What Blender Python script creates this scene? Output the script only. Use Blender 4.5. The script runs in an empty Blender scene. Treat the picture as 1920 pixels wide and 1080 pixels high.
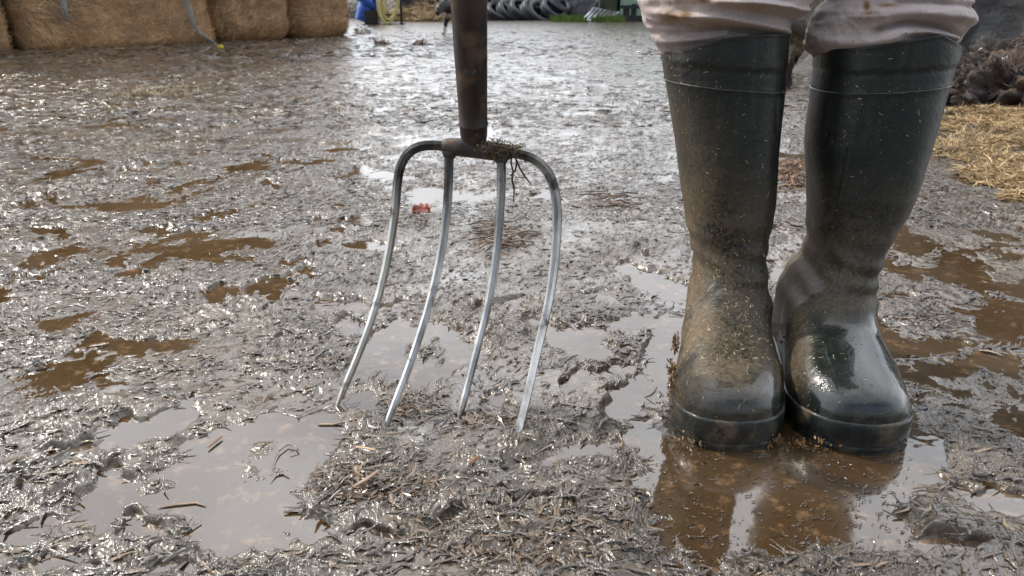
import bpy, math, random
import numpy as np
from mathutils import Vector
random.seed(7); rng = np.random.default_rng(11)
R = math.radians
# ------------------------------------------------------------------ camera, world, sun, exposure
CAM_H, PITCH, F = 0.45, math.atan(540/1400.0), 1400.0
scene = bpy.context.scene
COL = scene.collection
cam_d = bpy.data.cameras.new('camera'); cam = bpy.data.objects.new('camera', cam_d); COL.objects.link(cam)
cam.location = (0, 0, CAM_H); cam.rotation_euler = (R(90)-PITCH, 0, 0)
cam_d.sensor_width = 36; cam_d.lens = F/1920*36; cam_d.clip_start = 0.02; cam_d.clip_end = 1000
cam_d.dof.use_dof = True; cam_d.dof.focus_distance = 0.84; cam_d.dof.aperture_fstop = 14
scene.camera = cam
SUN_EL, SUN_AZ = R(46), R(-62)      # azimuth from +Y, negative = to the left
sd = bpy.data.lights.new('sun', 'SUN'); sun = bpy.data.objects.new('sun', sd); COL.objects.link(sun)
sd.energy = 3.0; sd.angle = R(1.5); sd.color = (1.0, 0.92, 0.81)
sdir = Vector((math.sin(SUN_AZ)*math.cos(SUN_EL), math.cos(SUN_AZ)*math.cos(SUN_EL), math.sin(SUN_EL)))
sun.rotation_euler = sdir.to_track_quat('Z', 'Y').to_euler()
sun.location = sdir*30
w = bpy.data.worlds.new('World'); scene.world = w; w.use_nodes = True
nt = w.node_tree; nt.nodes.clear()
def nn(t, ty, **kw):
    n = t.nodes.new(ty)
    for k, v in kw.items(): setattr(n, k, v)
    return n
wo = nn(nt, 'ShaderNodeOutputWorld'); bg = nn(nt, 'ShaderNodeBackground'); bg.inputs[1].default_value = 0.11
sky = nn(nt, 'ShaderNodeTexSky', sky_type='NISHITA'); sky.sun_disc = False
sky.sun_elevation = SUN_EL; sky.sun_rotation = SUN_AZ
sky.dust_density = 2.0
tc = nn(nt, 'ShaderNodeTexCoord'); mp = nn(nt, 'ShaderNodeMapping'); mp.inputs['Scale'].default_value = (1, 1, 2.2)
nz = nn(nt, 'ShaderNodeTexNoise'); nz.inputs['Scale'].default_value = 2.0; nz.inputs['Detail'].default_value = 7; nz.inputs['Roughness'].default_value = .55
cr = nn(nt, 'ShaderNodeValToRGB'); cr.color_ramp.elements[0].position = .34; cr.color_ramp.elements[1].position = .58
cr.color_ramp.elements[0].color = (.45, .45, .45, 1); cr.color_ramp.elements[1].color = (.95, .95, .95, 1)
mx = nn(nt, 'ShaderNodeMix', data_type='RGBA'); mx.inputs['B'].default_value = (23, 23.8, 25, 1)
nt.links.new(tc.outputs['Generated'], mp.inputs[0]); nt.links.new(mp.outputs[0], nz.inputs['Vector'])
sx_ = nn(nt, 'ShaderNodeSeparateXYZ'); nt.links.new(tc.outputs['Generated'], sx_.inputs[0])
dm = nn(nt, 'ShaderNodeMapRange'); dm.inputs[1].default_value = -.75; dm.inputs[2].default_value = .15; dm.inputs[3].default_value = .11; dm.inputs[4].default_value = 1   # cloud bank ahead, clearer blue sky behind the camera
nt.links.new(sx_.outputs['Y'], dm.inputs[0]); ml = nn(nt, 'ShaderNodeMath', operation='MULTIPLY')
nt.links.new(nz.outputs['Fac'], cr.inputs[0]); nt.links.new(cr.outputs[0], ml.inputs[0]); nt.links.new(dm.outputs[0], ml.inputs[1]); nt.links.new(ml.outputs[0], mx.inputs['Factor'])
nt.links.new(sky.outputs[0], mx.inputs['A']); nt.links.new(mx.outputs['Result'], bg.inputs[0]); nt.links.new(bg.outputs[0], wo.inputs[0])
vs = scene.view_settings; vs.view_transform = 'Standard'; vs.look = 'None'; vs.gamma = 1; vs.exposure = -0.08
scene.render.engine = 'CYCLES'; scene.cycles.max_bounces = 5; scene.cycles.diffuse_bounces = 2; scene.cycles.glossy_bounces = 3
scene.cycles.caustics_reflective = False; scene.cycles.sample_clamp_indirect = 4

# ------------------------------------------------------------------ rays
cp, sp = math.cos(PITCH), math.sin(PITCH)
def P(px, py, Y):
    u = (px-960)/F; v = (540-py)/F
    d = (u, cp+v*sp, -sp+v*cp); s = Y/d[1]
    return Vector((d[0]*s, Y, CAM_H+d[2]*s))
def G(px, py, z=0.0):
    u = (px-960)/F; v = (540-py)/F
    d = (u, cp+v*sp, -sp+v*cp); s = (z-CAM_H)/d[2]
    return Vector((d[0]*s, d[1]*s, z))
def proj(x, y, z):
    zc = y*cp-(z-CAM_H)*sp; yc = y*sp+(z-CAM_H)*cp
    return 960+F*x/zc, 540-F*yc/zc
# ------------------------------------------------------------------ noise
def _h(ix, iy, iz, seed):
    n = (ix.astype(np.int64)*374761393 + iy.astype(np.int64)*668265263 + iz.astype(np.int64)*2147483647 + seed*974634777) & 0xffffffff
    n = ((n ^ (n >> 13))*1274126177) & 0xffffffff
    return n ^ (n >> 16)
def perlin2(x, y, seed=0):
    x = np.asarray(x, float); y = np.asarray(y, float)
    ix = np.floor(x); iy = np.floor(y); fx = x-ix; fy = y-iy; z0 = np.zeros_like(ix)
    ux = fx*fx*fx*(fx*(fx*6-15)+10); uy = fy*fy*fy*(fy*(fy*6-15)+10)
    def g(a, b):
        an = (_h(ix+a, iy+b, z0, seed) & 1023)*(2*math.pi/1024)
        return np.cos(an)*(fx-a)+np.sin(an)*(fy-b)
    return ((g(0, 0)*(1-ux)+g(1, 0)*ux)*(1-uy)+(g(0, 1)*(1-ux)+g(1, 1)*ux)*uy)*1.5
def vnoise3(p, s, seed=0):
    q = np.asarray(p, float)*s; i = np.floor(q); f = q-i; u = f*f*(3-2*f); r = 0
    for a in (0, 1):
        for b in (0, 1):
            for c in (0, 1):
                v = (_h(i[:, 0]+a, i[:, 1]+b, i[:, 2]+c, seed) & 65535)/32767.5-1
                r = r+v*(u[:, 0] if a else 1-u[:, 0])*(u[:, 1] if b else 1-u[:, 1])*(u[:, 2] if c else 1-u[:, 2])
    return r
def fbm3(p, s, o=4, seed=0):
    r = 0; a = 1
    for k in range(o): r = r+a*vnoise3(p, s*2**k, seed+k*13); a *= .5
    return r
def fbm2(x, y, s, o=3, seed=0):
    r = 0; a = 1
    for k in range(o): r = r+a*perlin2(x*s*2**k, y*s*2**k, seed+k*7); a *= .5
    return r
def ss(a, b, x): t = np.clip((x-a)/(b-a), 0, 1); return t*t*(3-2*t)
# ------------------------------------------------------------------ mesh helpers
def mesh(name, V, Q, mat=None, smooth=True, tris=False):
    V = np.asarray(V, np.float32).reshape(-1, 3); Q = np.asarray(Q, np.int32); k = Q.shape[1]
    me = bpy.data.meshes.new(name); me.vertices.add(len(V)); me.vertices.foreach_set('co', V.ravel())
    me.loops.add(Q.size); me.loops.foreach_set('vertex_index', Q.ravel())
    me.polygons.add(len(Q)); me.polygons.foreach_set('loop_start', np.arange(0, Q.size, k, dtype=np.int32))
    me.polygons.foreach_set('loop_total', np.full(len(Q), k, np.int32))
    me.polygons.foreach_set('use_smooth', np.full(len(Q), smooth, bool))
    if mat: me.materials.append(mat)
    me.update(calc_edges=True); me.validate()
    return me
def ob(name, me, parent=None, label=None, cat=None, group=None, kind=None, loc=None):
    o = bpy.data.objects.new(name, me); COL.objects.link(o)
    if parent: o.parent = parent
    if loc is not None: o.location = loc
    if label: o['label'] = label
    if cat: o['category'] = cat
    if group: o['group'] = group
    if kind: o['kind'] = kind
    return o
def empty(name, loc, label, cat, group=None):
    return ob(name, None, None, label, cat, group, None, loc)
class MB:
    """collects shapes into one mesh"""
    def __init__(s): s.v = []; s.f = []; s.n = 0
    def add(s, V, Fc):
        s.v.append(np.asarray(V, float).reshape(-1, 3)); s.f += [tuple(i+s.n for i in q) for q in Fc]; s.n += len(s.v[-1])
    def box(s, c, d, rot=None):
        v = np.array([(x, y, z) for x in (-.5, .5) for y in (-.5, .5) for z in (-.5, .5)])*np.array(d)
        if rot is not None: v = v@np.array(rot).T
        s.add(v+np.array(c), [(0, 1, 3, 2), (4, 6, 7, 5), (0, 4, 5, 1), (2, 3, 7, 6), (0, 2, 6, 4), (1, 5, 7, 3)])
    def tube(s, pts, r, n=8, cap=True, flat=1.0, up=(0, 0, 1)):
        pts = [Vector(p) for p in pts]; m = len(pts); r = [r]*m if isinstance(r, (int, float)) else list(r)
        V = []; prev = None
        for i, p in enumerate(pts):
            t = (pts[min(i+1, m-1)]-pts[max(i-1, 0)]).normalized()
            if prev is None:
                a = Vector(up) if abs(t.dot(Vector(up))) < .95 else Vector((1, 0, 0)); prev = t.cross(a).normalized()
            prev = (prev-t*prev.dot(t)).normalized(); b = t.cross(prev)
            for k in range(n):
                an = 2*math.pi*(k+.5)/n; V.append(p+prev*math.cos(an)*r[i]+b*math.sin(an)*r[i]*flat)
        Fc = [(i*n+k, i*n+(k+1) % n, (i+1)*n+(k+1) % n, (i+1)*n+k) for i in range(m-1) for k in range(n)]
        if cap: Fc += [tuple(range(n-1, -1, -1)), tuple((m-1)*n+k for k in range(n))]
        s.add([tuple(v) for v in V], Fc)
    def lathe(s, prof, axis_o, axis_d, n=32):
        d = Vector(axis_d).normalized(); a = d.orthogonal().normalized(); b = d.cross(a); V = []
        for (rr, hh) in prof:
            for k in range(n):
                an = 2*math.pi*k/n; V.append(tuple(Vector(axis_o)+d*hh+a*math.cos(an)*rr+b*math.sin(an)*rr))
        m = len(prof)
        s.add(V, [(i*n+k, i*n+(k+1) % n, (i+1)*n+(k+1) % n, (i+1)*n+k) for i in range(m-1) for k in range(n)])
    def build(s, name, mat, parent=None, smooth=True, bevel=0, sub=0, **kw):
        me = bpy.data.meshes.new(name); V = np.concatenate(s.v)
        me.from_pydata([tuple(v) for v in V], [], s.f); me.validate(); me.materials.append(mat)
        if smooth: me.polygons.foreach_set('use_smooth', [True]*len(me.polygons))
        me.update(); o = ob(name, me, parent, **kw)
        if parent is not None: o.matrix_parent_inverse = parent_inv(parent)
        if bevel:
            b = o.modifiers.new('bevel', 'BEVEL'); b.width = bevel; b.segments = 2; b.limit_method = 'ANGLE'
        if sub:
            b = o.modifiers.new('sub', 'SUBSURF'); b.levels = sub; b.render_levels = sub
        return o
def parent_inv(p):
    from mathutils import Matrix
    m = Matrix.Translation(p.location)@p.rotation_euler.to_matrix().to_4x4()
    return m.inverted()
def adopt(o, parent):
    o.parent = parent; o.matrix_parent_inverse = parent_inv(parent); return o
def loft(rings, close=True):
    m = len(rings); n = len(rings[0]); V = np.concatenate(rings)
    i, k = np.meshgrid(np.arange(m-1), np.arange(n if close else n-1), indexing='ij'); i = i.ravel(); k = k.ravel(); k2 = (k+1) % n
    return V, np.stack([i*n+k, i*n+k2, (i+1)*n+k2, (i+1)*n+k], 1)
def strands(C, D, N, L, W, bend=.15, side=.2, st=4, three=True):
    """little curved straws: centres C, directions D, normals N"""
    n = len(C); S = np.cross(D, N); S /= np.linalg.norm(S, axis=1, keepdims=True)+1e-9
    L = np.broadcast_to(L, n)[:, None]; W = np.broadcast_to(W, n)[:, None]
    b1 = rng.normal(0, side, (n, 1)); b2 = rng.normal(0, bend, (n, 1)); rows = []; tw = rng.normal(0, .5, (n, 1))
    for j in range(st):
        t = j/(st-1)-.5; c = C+D*L*t+S*L*b1*(t*t*2)+N*L*b2*(.12-t*t); wd = W*(.5 if three else .5)*(1-.55*abs(2*t)**2)
        s2 = S*np.cos(tw*t)+N*np.sin(tw*t)
        rows.append(c-s2*wd)
        if three: rows.append(c+N*wd*.7)
        rows.append(c+s2*wd)
    a = 3 if three else 2; V = np.stack(rows, 1).reshape(-1, 3); per = st*a; q = []
    for j in range(st-1):
        for k in range(a-1): q.append((j*a+k, j*a+k+1, (j+1)*a+k+1, (j+1)*a+k))
    Q = (np.arange(n)[:, None, None]*per+np.array(q)[None]).reshape(-1, 4)
    return V, Q
# ------------------------------------------------------------------ materials
def mk(name, c1, c2=None, scale=10, rough=.5, rough2=None, ior=1.5, metal=0, bump=None, stretch=(1, 1, 1), detail=6,
       coat=0, coatr=.1, island=None, lo=.35, hi=.65, c3=None, sheen=0, bump2=None, coord='Object', c3s=3.0, c3lo=.55, c3hi=.62):
    m = bpy.data.materials.new(name); m.use_nodes = True; t = m.node_tree; b = t.nodes['Principled BSDF']; L = t.links.new
    co = nn(t, 'ShaderNodeTexCoord'); ma = nn(t, 'ShaderNodeMapping'); ma.inputs['Scale'].default_value = stretch; L(co.outputs[coord], ma.inputs[0])
    no = nn(t, 'ShaderNodeTexNoise'); no.inputs['Scale'].default_value = scale; no.inputs['Detail'].default_value = detail; no.inputs['Roughness'].default_value = .6
    L(ma.outputs[0], no.inputs['Vector'])
    mr = nn(t, 'ShaderNodeMapRange'); mr.inputs[1].default_value = lo; mr.inputs[2].default_value = hi; L(no.outputs['Fac'], mr.inputs[0])
    mi = nn(t, 'ShaderNodeMix', data_type='RGBA'); mi.inputs['A'].default_value = (*c1, 1); mi.inputs['B'].default_value = (*(c2 or c1), 1)
    L(mr.outputs[0], mi.inputs['Factor']); out = mi.outputs['Result']
    if island:
        ge = nn(t, 'ShaderNodeNewGeometry'); rp = nn(t, 'ShaderNodeValToRGB'); L(ge.outputs['Random Per Island'], rp.inputs[0])
        e = rp.color_ramp.elements; e[0].color = (*island[0], 1); e[1].color = (*island[-1], 1)
        for k, c in enumerate(island[1:-1]): x = e.new((k+1)/(len(island)-1)); x.color = (*c, 1)
        m2 = nn(t, 'ShaderNodeMix', data_type='RGBA', blend_type='MULTIPLY'); m2.inputs['Factor'].default_value = 1
        L(rp.outputs[0], m2.inputs['A']); L(out, m2.inputs['B']); out = m2.outputs['Result']
    if c3:
        n3 = nn(t, 'ShaderNodeTexNoise'); n3.inputs['Scale'].default_value = c3s; n3.inputs['Detail'].default_value = 5; L(co.outputs[coord], n3.inputs['Vector'])
        r3 = nn(t, 'ShaderNodeMapRange'); r3.inputs[1].default_value = c3lo; r3.inputs[2].default_value = c3hi; L(n3.outputs['Fac'], r3.inputs[0])
        m3 = nn(t, 'ShaderNodeMix', data_type='RGBA'); m3.inputs['B'].default_value = (*c3, 1); L(r3.outputs[0], m3.inputs['Factor']); L(out, m3.inputs['A']); out = m3.outputs['Result']
    L(out, b.inputs['Base Color'])
    b.inputs['Roughness'].default_value = rough
    if rough2 is not None:
        m4 = nn(t, 'ShaderNodeMapRange'); m4.inputs[1].default_value = lo; m4.inputs[2].default_value = hi; m4.inputs[3].default_value = rough; m4.inputs[4].default_value = rough2
        L(no.outputs['Fac'], m4.inputs[0]); L(m4.outputs[0], b.inputs['Roughness'])
    b.inputs['IOR'].default_value = ior; b.inputs['Metallic'].default_value = metal
    b.inputs['Coat Weight'].default_value = coat; b.inputs['Coat Roughness'].default_value = coatr; b.inputs['Sheen Weight'].default_value = sheen
    prev = None
    for bb in (bump, bump2):
        if bb:
            bn = nn(t, 'ShaderNodeTexNoise'); bn.inputs['Scale'].default_value = bb[0]; bn.inputs['Detail'].default_value = 6; bn.inputs['Roughness'].default_value = .65
            L(ma.outputs[0], bn.inputs['Vector']); bu = nn(t, 'ShaderNodeBump'); bu.inputs['Strength'].default_value = bb[1]; bu.inputs['Distance'].default_value = bb[2]
            L(bn.outputs['Fac'], bu.inputs['Height'])
            if prev: L(prev, bu.inputs['Normal'])
            prev = bu.outputs[0]
    if prev: L(prev, b.inputs['Normal']); 
    m['bsdf'] = 1
    return m
# ================================================================== GROUND
E = lambda s: [tuple(float(v) for v in l.split(',')) for l in s.split()]
PUD = E("""520,850,150,62 400,900,120,52 470,975,95,60 250,915,90,30 175,955,50,34 620,895,55,36 585,1000,50,30 250,800,100,22 190,838,70,18 300,985,60,20
790,665,85,45 705,690,48,30 850,640,48,22 640,625,30,22 660,575,60,16 560,640,40,10 690,340,62,20 632,335,32,20 860,355,75,16 985,355,60,9 1090,376,70,7 760,345,40,10
1170,490,50,11 1262,535,45,20 1200,515,40,10 965,575,55,13 1130,640,100,26 1060,615,60,16 1195,765,50,38 1140,840,120,34 1225,865,45,50 1000,870,36,26 1080,700,28,18 925,765,40,15
1240,680,30,40 1235,620,30,20 1130,700,60,14 880,800,30,10 700,760,60,14 600,790,40,12 560,775,60,14
1450,880,210,40 1400,1010,190,90 1540,980,150,66 1340,925,130,46 1500,930,170,40 1280,890,60,60 1600,905,120,36 1740,865,75,26 1700,905,60,24
45,378,40,7 120,355,50,6 230,333,42,6 345,368,52,8 270,430,44,15 330,460,60,9 425,447,58,11 500,390,30,7 665,465,62,18 575,300,50,7 395,410,40,7 262,265,30,4 430,232,36,4 232,217,30,4
90,450,66,9 100,482,56,10 20,510,40,9 105,516,56,9 275,515,46,12 365,503,60,9 430,545,40,10 505,550,34,20 602,522,42,9 215,650,58,15 170,722,24,18 125,680,36,8 312,636,34,12 690,415,50,8
640,440,40,8 560,500,30,7 180,310,40,4 520,345,30,5 60,330,50,5 300,300,40,4 470,330,45,4 80,285,50,4 350,340,60,4 20,420,34,8 620,390,30,5
1750,500,105,24 1680,525,55,16 1865,480,56,9 1862,590,58,25 1800,570,40,8 1742,645,60,18 1825,690,66,16 1890,712,40,12 1680,630,36,20 1700,700,30,14 1880,452,50,7 1750,455,50,5 1860,410,60,5
1480,465,42,13 1460,510,34,14 1455,560,26,12 1800,350,60,5 1740,770,40,12 1860,640,50,9 1470,430,40,5 1660,600,30,10 1460,700,20,40 1475,770,16,40 1420,640,40,12
330,1062,60,12 820,365,50,6 40,980,60,16 110,1040,60,14 60,900,40,10 1700,1020,90,22 1860,930,70,20 1820,1040,70,18 1560,1000,80,26 1440,1010,90,20 1350,1040,90,18
740,575,36,10 1000,650,26,12 860,560,30,9 1130,560,40,7 720,1010,50,8 830,980,40,6 1000,940,60,7""")
_pe = []
for (px, py, rx, ry) in PUD:
    c = G(px, py); e1 = G(px+rx, py); a = G(px, py-ry); b = G(px, py+ry)
    k = px/960-1
    _pe.append((c.x, (a.y+b.y)/2, e1.x-c.x, max((a.y-b.y)/2, .006), (a.x-b.x)/(a.y-b.y)))
def puddle(x, y):
    D = np.sqrt(x*x+y*y)+.05; wa = .035*D*np.minimum(D, 3)**.5
    xw = x+wa*(perlin2(x*9/D**.5, y*7/D**.5, 41)+.5*perlin2(x*26/D**.5, y*20/D**.5, 42)+.3*perlin2(x*60, y*50, 45)); yw = y+wa*1.5*(perlin2(x*9/D**.5, y*7/D**.5, 43)+.5*perlin2(x*26/D**.5, y*20/D**.5, 44)+.3*perlin2(x*60, y*50, 46))
    m = np.zeros_like(x)
    for (cx, cy, rx, ry, sh) in _pe:
        ex = 2.2*max(rx, ry*.5); sel = (np.abs(yw-cy) < ry*1.5)
        if not sel.any(): continue
        xs = xw[sel]; ys = yw[sel]; d = ((xs-cx-sh*(ys-cy))/rx)**2+((ys-cy)/ry)**2
        m[sel] = np.maximum(m[sel], ss(1.85, .40, d))
    return m
def terrain(x, y, dr=None):
    """height of the mud; dr = local sample spacing, used to fade detail that is too fine"""
    D = np.sqrt(x*x+y*y); dr = np.zeros_like(x) if dr is None else dr
    def lod(wl): return ss(.35, 1.2, wl/(dr+1e-6)*.5)
    pm = puddle(x, y)
    z = .0030+.0042*fbm2(x, y, 1.6, 2, 1)+.0022*fbm2(x, y, 6, 2, 2)*lod(.15)
    th = 1.1*perlin2(x*2.2, y*1.6, 5)+.35
    wx = x+.012*perlin2(x*22, y*22, 8); wy = y+.012*perlin2(x*22, y*22, 9)
    u = wx*np.cos(th)+wy*np.sin(th); v = -wx*np.sin(th)+wy*np.cos(th)
    patch = ss(-.35, .35, fbm2(x, y, 4, 2, 12))
    def rid(a, b, s): return (1-np.abs(perlin2(a, b, s))*2.0)
    f1 = rid(u*14, v*42, 20); th2 = th+1.2*perlin2(x*9, y*9, 6)
    u2 = wx*np.cos(th2)+wy*np.sin(th2); v2 = -wx*np.sin(th2)+wy*np.cos(th2)
    f2 = rid(u2*27, v2*85, 21); f3 = rid(u*70, v*230, 22)
    near = 1+.3*ss(1.6, .5, D)
    cl = np.maximum(fbm2(x, y, 14, 3, 15), 0)
    rough_ = .22+.78*ss(-.25, .30, fbm2(x, y, 5.5, 3, 31)); far = 1+.8*ss(1.2, 4, D)
    z += (.0045*cl*lod(.07)+.0034*f1*(.35+.65*patch)*lod(.018)+.0018*f2*lod(.011)+.0008*f3*lod(.005))*near*rough_*far
    z += -.0006-.0018*far*(1-.55*rough_)
    z -= pm*.0125*np.clip(.92-.12*ss(1.0, 1.6, D)+(.9+.9*ss(.9, 1.5, D))*fbm2(x, y, 8, 3, 61), .1, 1.35)
    # low banks that carry more mud
    for (px, py, rr, hh) in ((930, 600, .10, .007), (700, 905, .09, .012), (930, 815, .05, .009), (1080, 760, .08, .004), (1130, 420, .22, .010), (980, 450, .15, .010), (140, 870, .14, .006), (300, 960, .05, .006), (1000, 960, .12, .007), (1600, 1040, .10, .003), (1800, 960, .10, .005), (1400, 985, .032, .013), (1400, 1050, .035, .012), (1680, 960, .06, .011), (1330, 960, .06, -.003), (1300, 1040, .05, .002), (1360, 1010, .10, -.002), (1450, 870, .09, -.012), (1600, 870, .08, -.010)):
        c = _bank[(px, py)]; z += hh*np.exp(-((x-c[0])**2+(y-c[1])**2)/(rr*rr))
    z = np.where(z < -.02, -.02+(z+.02)*.2, z)
    # hard standing further out is smoother and rises a touch
    z += ss(1.3, 4.5, D)*.0035+ss(5, 22, D)*.010 + ss(18, 30, D)*.03
    ft = ((x-.26)/.075)**2+((y-.86)/.17)**2; z -= .016*ss(1.3, .7, ft); ft = ((x-.40)/.075)**2+((y-.86)/.17)**2; z -= .016*ss(1.3, .7, ft)
    return z
_bank = {}
for q in ((930, 600), (700, 905), (930, 815), (1080, 760), (1130, 420), (980, 450), (140, 870), (300, 960), (1000, 960), (1600, 1040), (1800, 960), (1400, 985), (1400, 1050), (1680, 960), (1330, 960), (1300, 1040), (1360, 1010), (1450, 870), (1600, 870)):
    _bank[q] = (G(*q).x, G(*q).y)
QUAL = 1.0
th_rows = np.concatenate([[R(80), R(70), R(60), R(54), R(50)], np.arange(R(47), R(2.2), -.00115/QUAL), np.arange(R(2.2), R(.45), -.0006), [R(.4), R(.3), R(.2), R(.12)]])
rad = CAM_H/np.tan(th_rows)
az = np.concatenate([np.linspace(-180, -50, 40)[:-1], np.linspace(-50, 50, int(1150*QUAL)), np.linspace(50, 180, 40)[1:]])*math.pi/180
RR, AA = np.meshgrid(rad, az, indexing='ij'); X = RR*np.sin(AA); Yg = RR*np.cos(AA)
drr = np.gradient(rad)[:, None]*np.ones_like(RR); dra = RR*np.gradient(az)[None, :]
dr = np.maximum(drr*.55, dra)
Z = terrain(X.ravel(), Yg.ravel(), dr.ravel())
nr, na = RR.shape
V = np.stack([X.ravel(), Yg.ravel(), Z], 1)
i, k = np.meshgrid(np.arange(nr-1), np.arange(na-1), indexing='ij'); i = i.ravel(); k = k.ravel()
Q = np.stack([i*na+k, (i+1)*na+k, (i+1)*na+k+1, i*na+k+1], 1)
# mud material : wet, dark, finely fibrous
def mud_material(name, island=False):
    m = bpy.data.materials.new(name); m.use_nodes = True; t = m.node_tree; b = t.nodes['Principled BSDF']; L = t.links.new
    co = nn(t, 'ShaderNodeTexCoord')
    def noise(scale, det=5, st=(1, 1, 1), rot=0, dist=0):
        ma = nn(t, 'ShaderNodeMapping'); ma.inputs['Scale'].default_value = st; ma.inputs['Rotation'].default_value = (0, 0, rot); L(co.outputs['Object'], ma.inputs[0])
        n = nn(t, 'ShaderNodeTexNoise'); n.inputs['Scale'].default_value = scale; n.inputs['Detail'].default_value = det; n.inputs['Roughness'].default_value = .62; n.inputs['Distortion'].default_value = dist
        L(ma.outputs[0], n.inputs['Vector']); return n.outputs['Fac']
    def rng_(v, a, b_, c, d):
        r = nn(t, 'ShaderNodeMapRange'); r.inputs[1].default_value = a; r.inputs[2].default_value = b_; r.inputs[3].default_value = c; r.inputs[4].default_value = d; L(v, r.inputs[0]); return r.outputs[0]
    def mixc(f, a, b_):
        x = nn(t, 'ShaderNodeMix', data_type='RGBA'); L(f, x.inputs['Factor'])
        for s_, v in (('A', a), ('B', b_)):
            if isinstance(v, tuple): x.inputs[s_].default_value = (*v, 1)
            else: L(v, x.inputs[s_])
        return x.outputs['Result']
    c = mixc(rng_(noise(3.5, 6), .35, .65, 0, 1), (.070, .054, .038), (.140, .104, .067))
    c = mixc(rng_(noise(60, 6, (1, 1, 1)), .5, .72, 0, .8), c, (.085, .062, .042))
    c = mixc(rng_(noise(160, 4, (1, .4, 1), .4), .62, .72, 0, .8), c, (.22, .15, .09))
    if island:
        ge = nn(t, 'ShaderNodeNewGeometry'); rp = nn(t, 'ShaderNodeValToRGB'); L(ge.outputs['Random Per Island'], rp.inputs[0]); e = rp.color_ramp.elements
        e[0].color = (.035, .029, .024, 1); e[1].color = (.30, .20, .10, 1); e[1].position = 1
        x = e.new(.6); x.color = (.075, .055, .04, 1); x = e.new(.9); x.color = (.10, .065, .035, 1)
        c = mixc(rng_(noise(30, 3), .4, .6, .55, .95), c, rp.outputs[0])
    L(c, b.inputs['Base Color'])
    L(rng_(noise(14, 5), .35, .7, .14, .34), b.inputs['Roughness'])
    b.inputs['IOR'].default_value = 1.22
    b.inputs['Coat Weight'].default_value = 1; b.inputs['Coat Roughness'].default_value = .20; b.inputs['Coat IOR'].default_value = 1.75
    pr = None; vary = noise(6.5, 4)
    for (s_, st, ro, stg, ds) in ((17, (1, .6, 1), .2, .45, .022), (55, (1, .5, 1), .5, .62, .012), (120, (1, .35, 1), -.2, .7, .006), (380, (1, .5, 1), .3, .28, .002)):
        bu = nn(t, 'ShaderNodeBump'); L(rng_(vary, .40, .62, stg*.22, stg*1.15), bu.inputs['Strength']); bu.inputs['Distance'].default_value = ds; L(noise(s_, 4, st, ro, .6), bu.inputs['Height'])
        if pr: L(pr, bu.inputs['Normal'])
        pr = bu.outputs[0]
    L(pr, b.inputs['Normal']); L(pr, b.inputs['Coat Normal'])
    return m
M_MUD = mud_material('wet mud')
g = ob('ground', mesh('ground', V, Q, M_MUD), kind='structure'); g['label'] = 'wet churned farmyard mud with shreds of straw'
# water sheet
wm = bpy.data.materials.new('muddy water'); wm.use_nodes = True; t = wm.node_tree; b = t.nodes['Principled BSDF']
co = nn(t, 'ShaderNodeTexCoord'); n1 = nn(t, 'ShaderNodeTexNoise'); n1.inputs['Scale'].default_value = 5; n1.inputs['Detail'].default_value = 4
rp = nn(t, 'ShaderNodeValToRGB'); e = rp.color_ramp.elements; e[0].position = .35; e[0].color = (.052, .031, .0135, 1); e[1].position = .7; e[1].color = (.074, .045, .022, 1)
n2 = nn(t, 'ShaderNodeTexNoise'); n2.inputs['Scale'].default_value = 42; n2.inputs['Detail'].default_value = 6; n2.inputs['Roughness'].default_value = .7
r2 = nn(t, 'ShaderNodeMapRange'); r2.inputs[1].default_value = .54; r2.inputs[2].default_value = .68; r2.inputs[4].default_value = .7
m2 = nn(t, 'ShaderNodeMix', data_type='RGBA'); m2.inputs['B'].default_value = (.25, .15, .075, 1)
t.links.new(co.outputs['Object'], n1.inputs['Vector']); t.links.new(co.outputs['Object'], n2.inputs['Vector'])
t.links.new(n1.outputs['Fac'], rp.inputs[0]); t.links.new(n2.outputs['Fac'], r2.inputs[0]); t.links.new(r2.outputs[0], m2.inputs['Factor']); t.links.new(rp.outputs[0], m2.inputs['A'])
t.links.new(m2.outputs['Result'], b.inputs['Base Color']); r5 = nn(t, 'ShaderNodeMapRange'); r5.inputs[1].default_value = .45; r5.inputs[2].default_value = .65; r5.inputs[3].default_value = .03; r5.inputs[4].default_value = .13; t.links.new(n1.outputs['Fac'], r5.inputs[0]); t.links.new(r5.outputs[0], b.inputs['Roughness']); b.inputs['IOR'].default_value = 2.15
n3 = nn(t, 'ShaderNodeTexNoise'); n3.inputs['Scale'].default_value = 30; bu = nn(t, 'ShaderNodeBump'); bu.inputs['Strength'].default_value = .09; bu.inputs['Distance'].default_value = .004
t.links.new(co.outputs['Object'], n3.inputs['Vector']); t.links.new(n3.outputs['Fac'], bu.inputs['Height']); t.links.new(bu.outputs[0], b.inputs['Normal'])
ob('water', mesh('water', [(-15, -3, 0), (15, -3, 0), (15, 16, 0), (-15, 16, 0)], [(0, 1, 2, 3)], wm), kind='structure')
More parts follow.
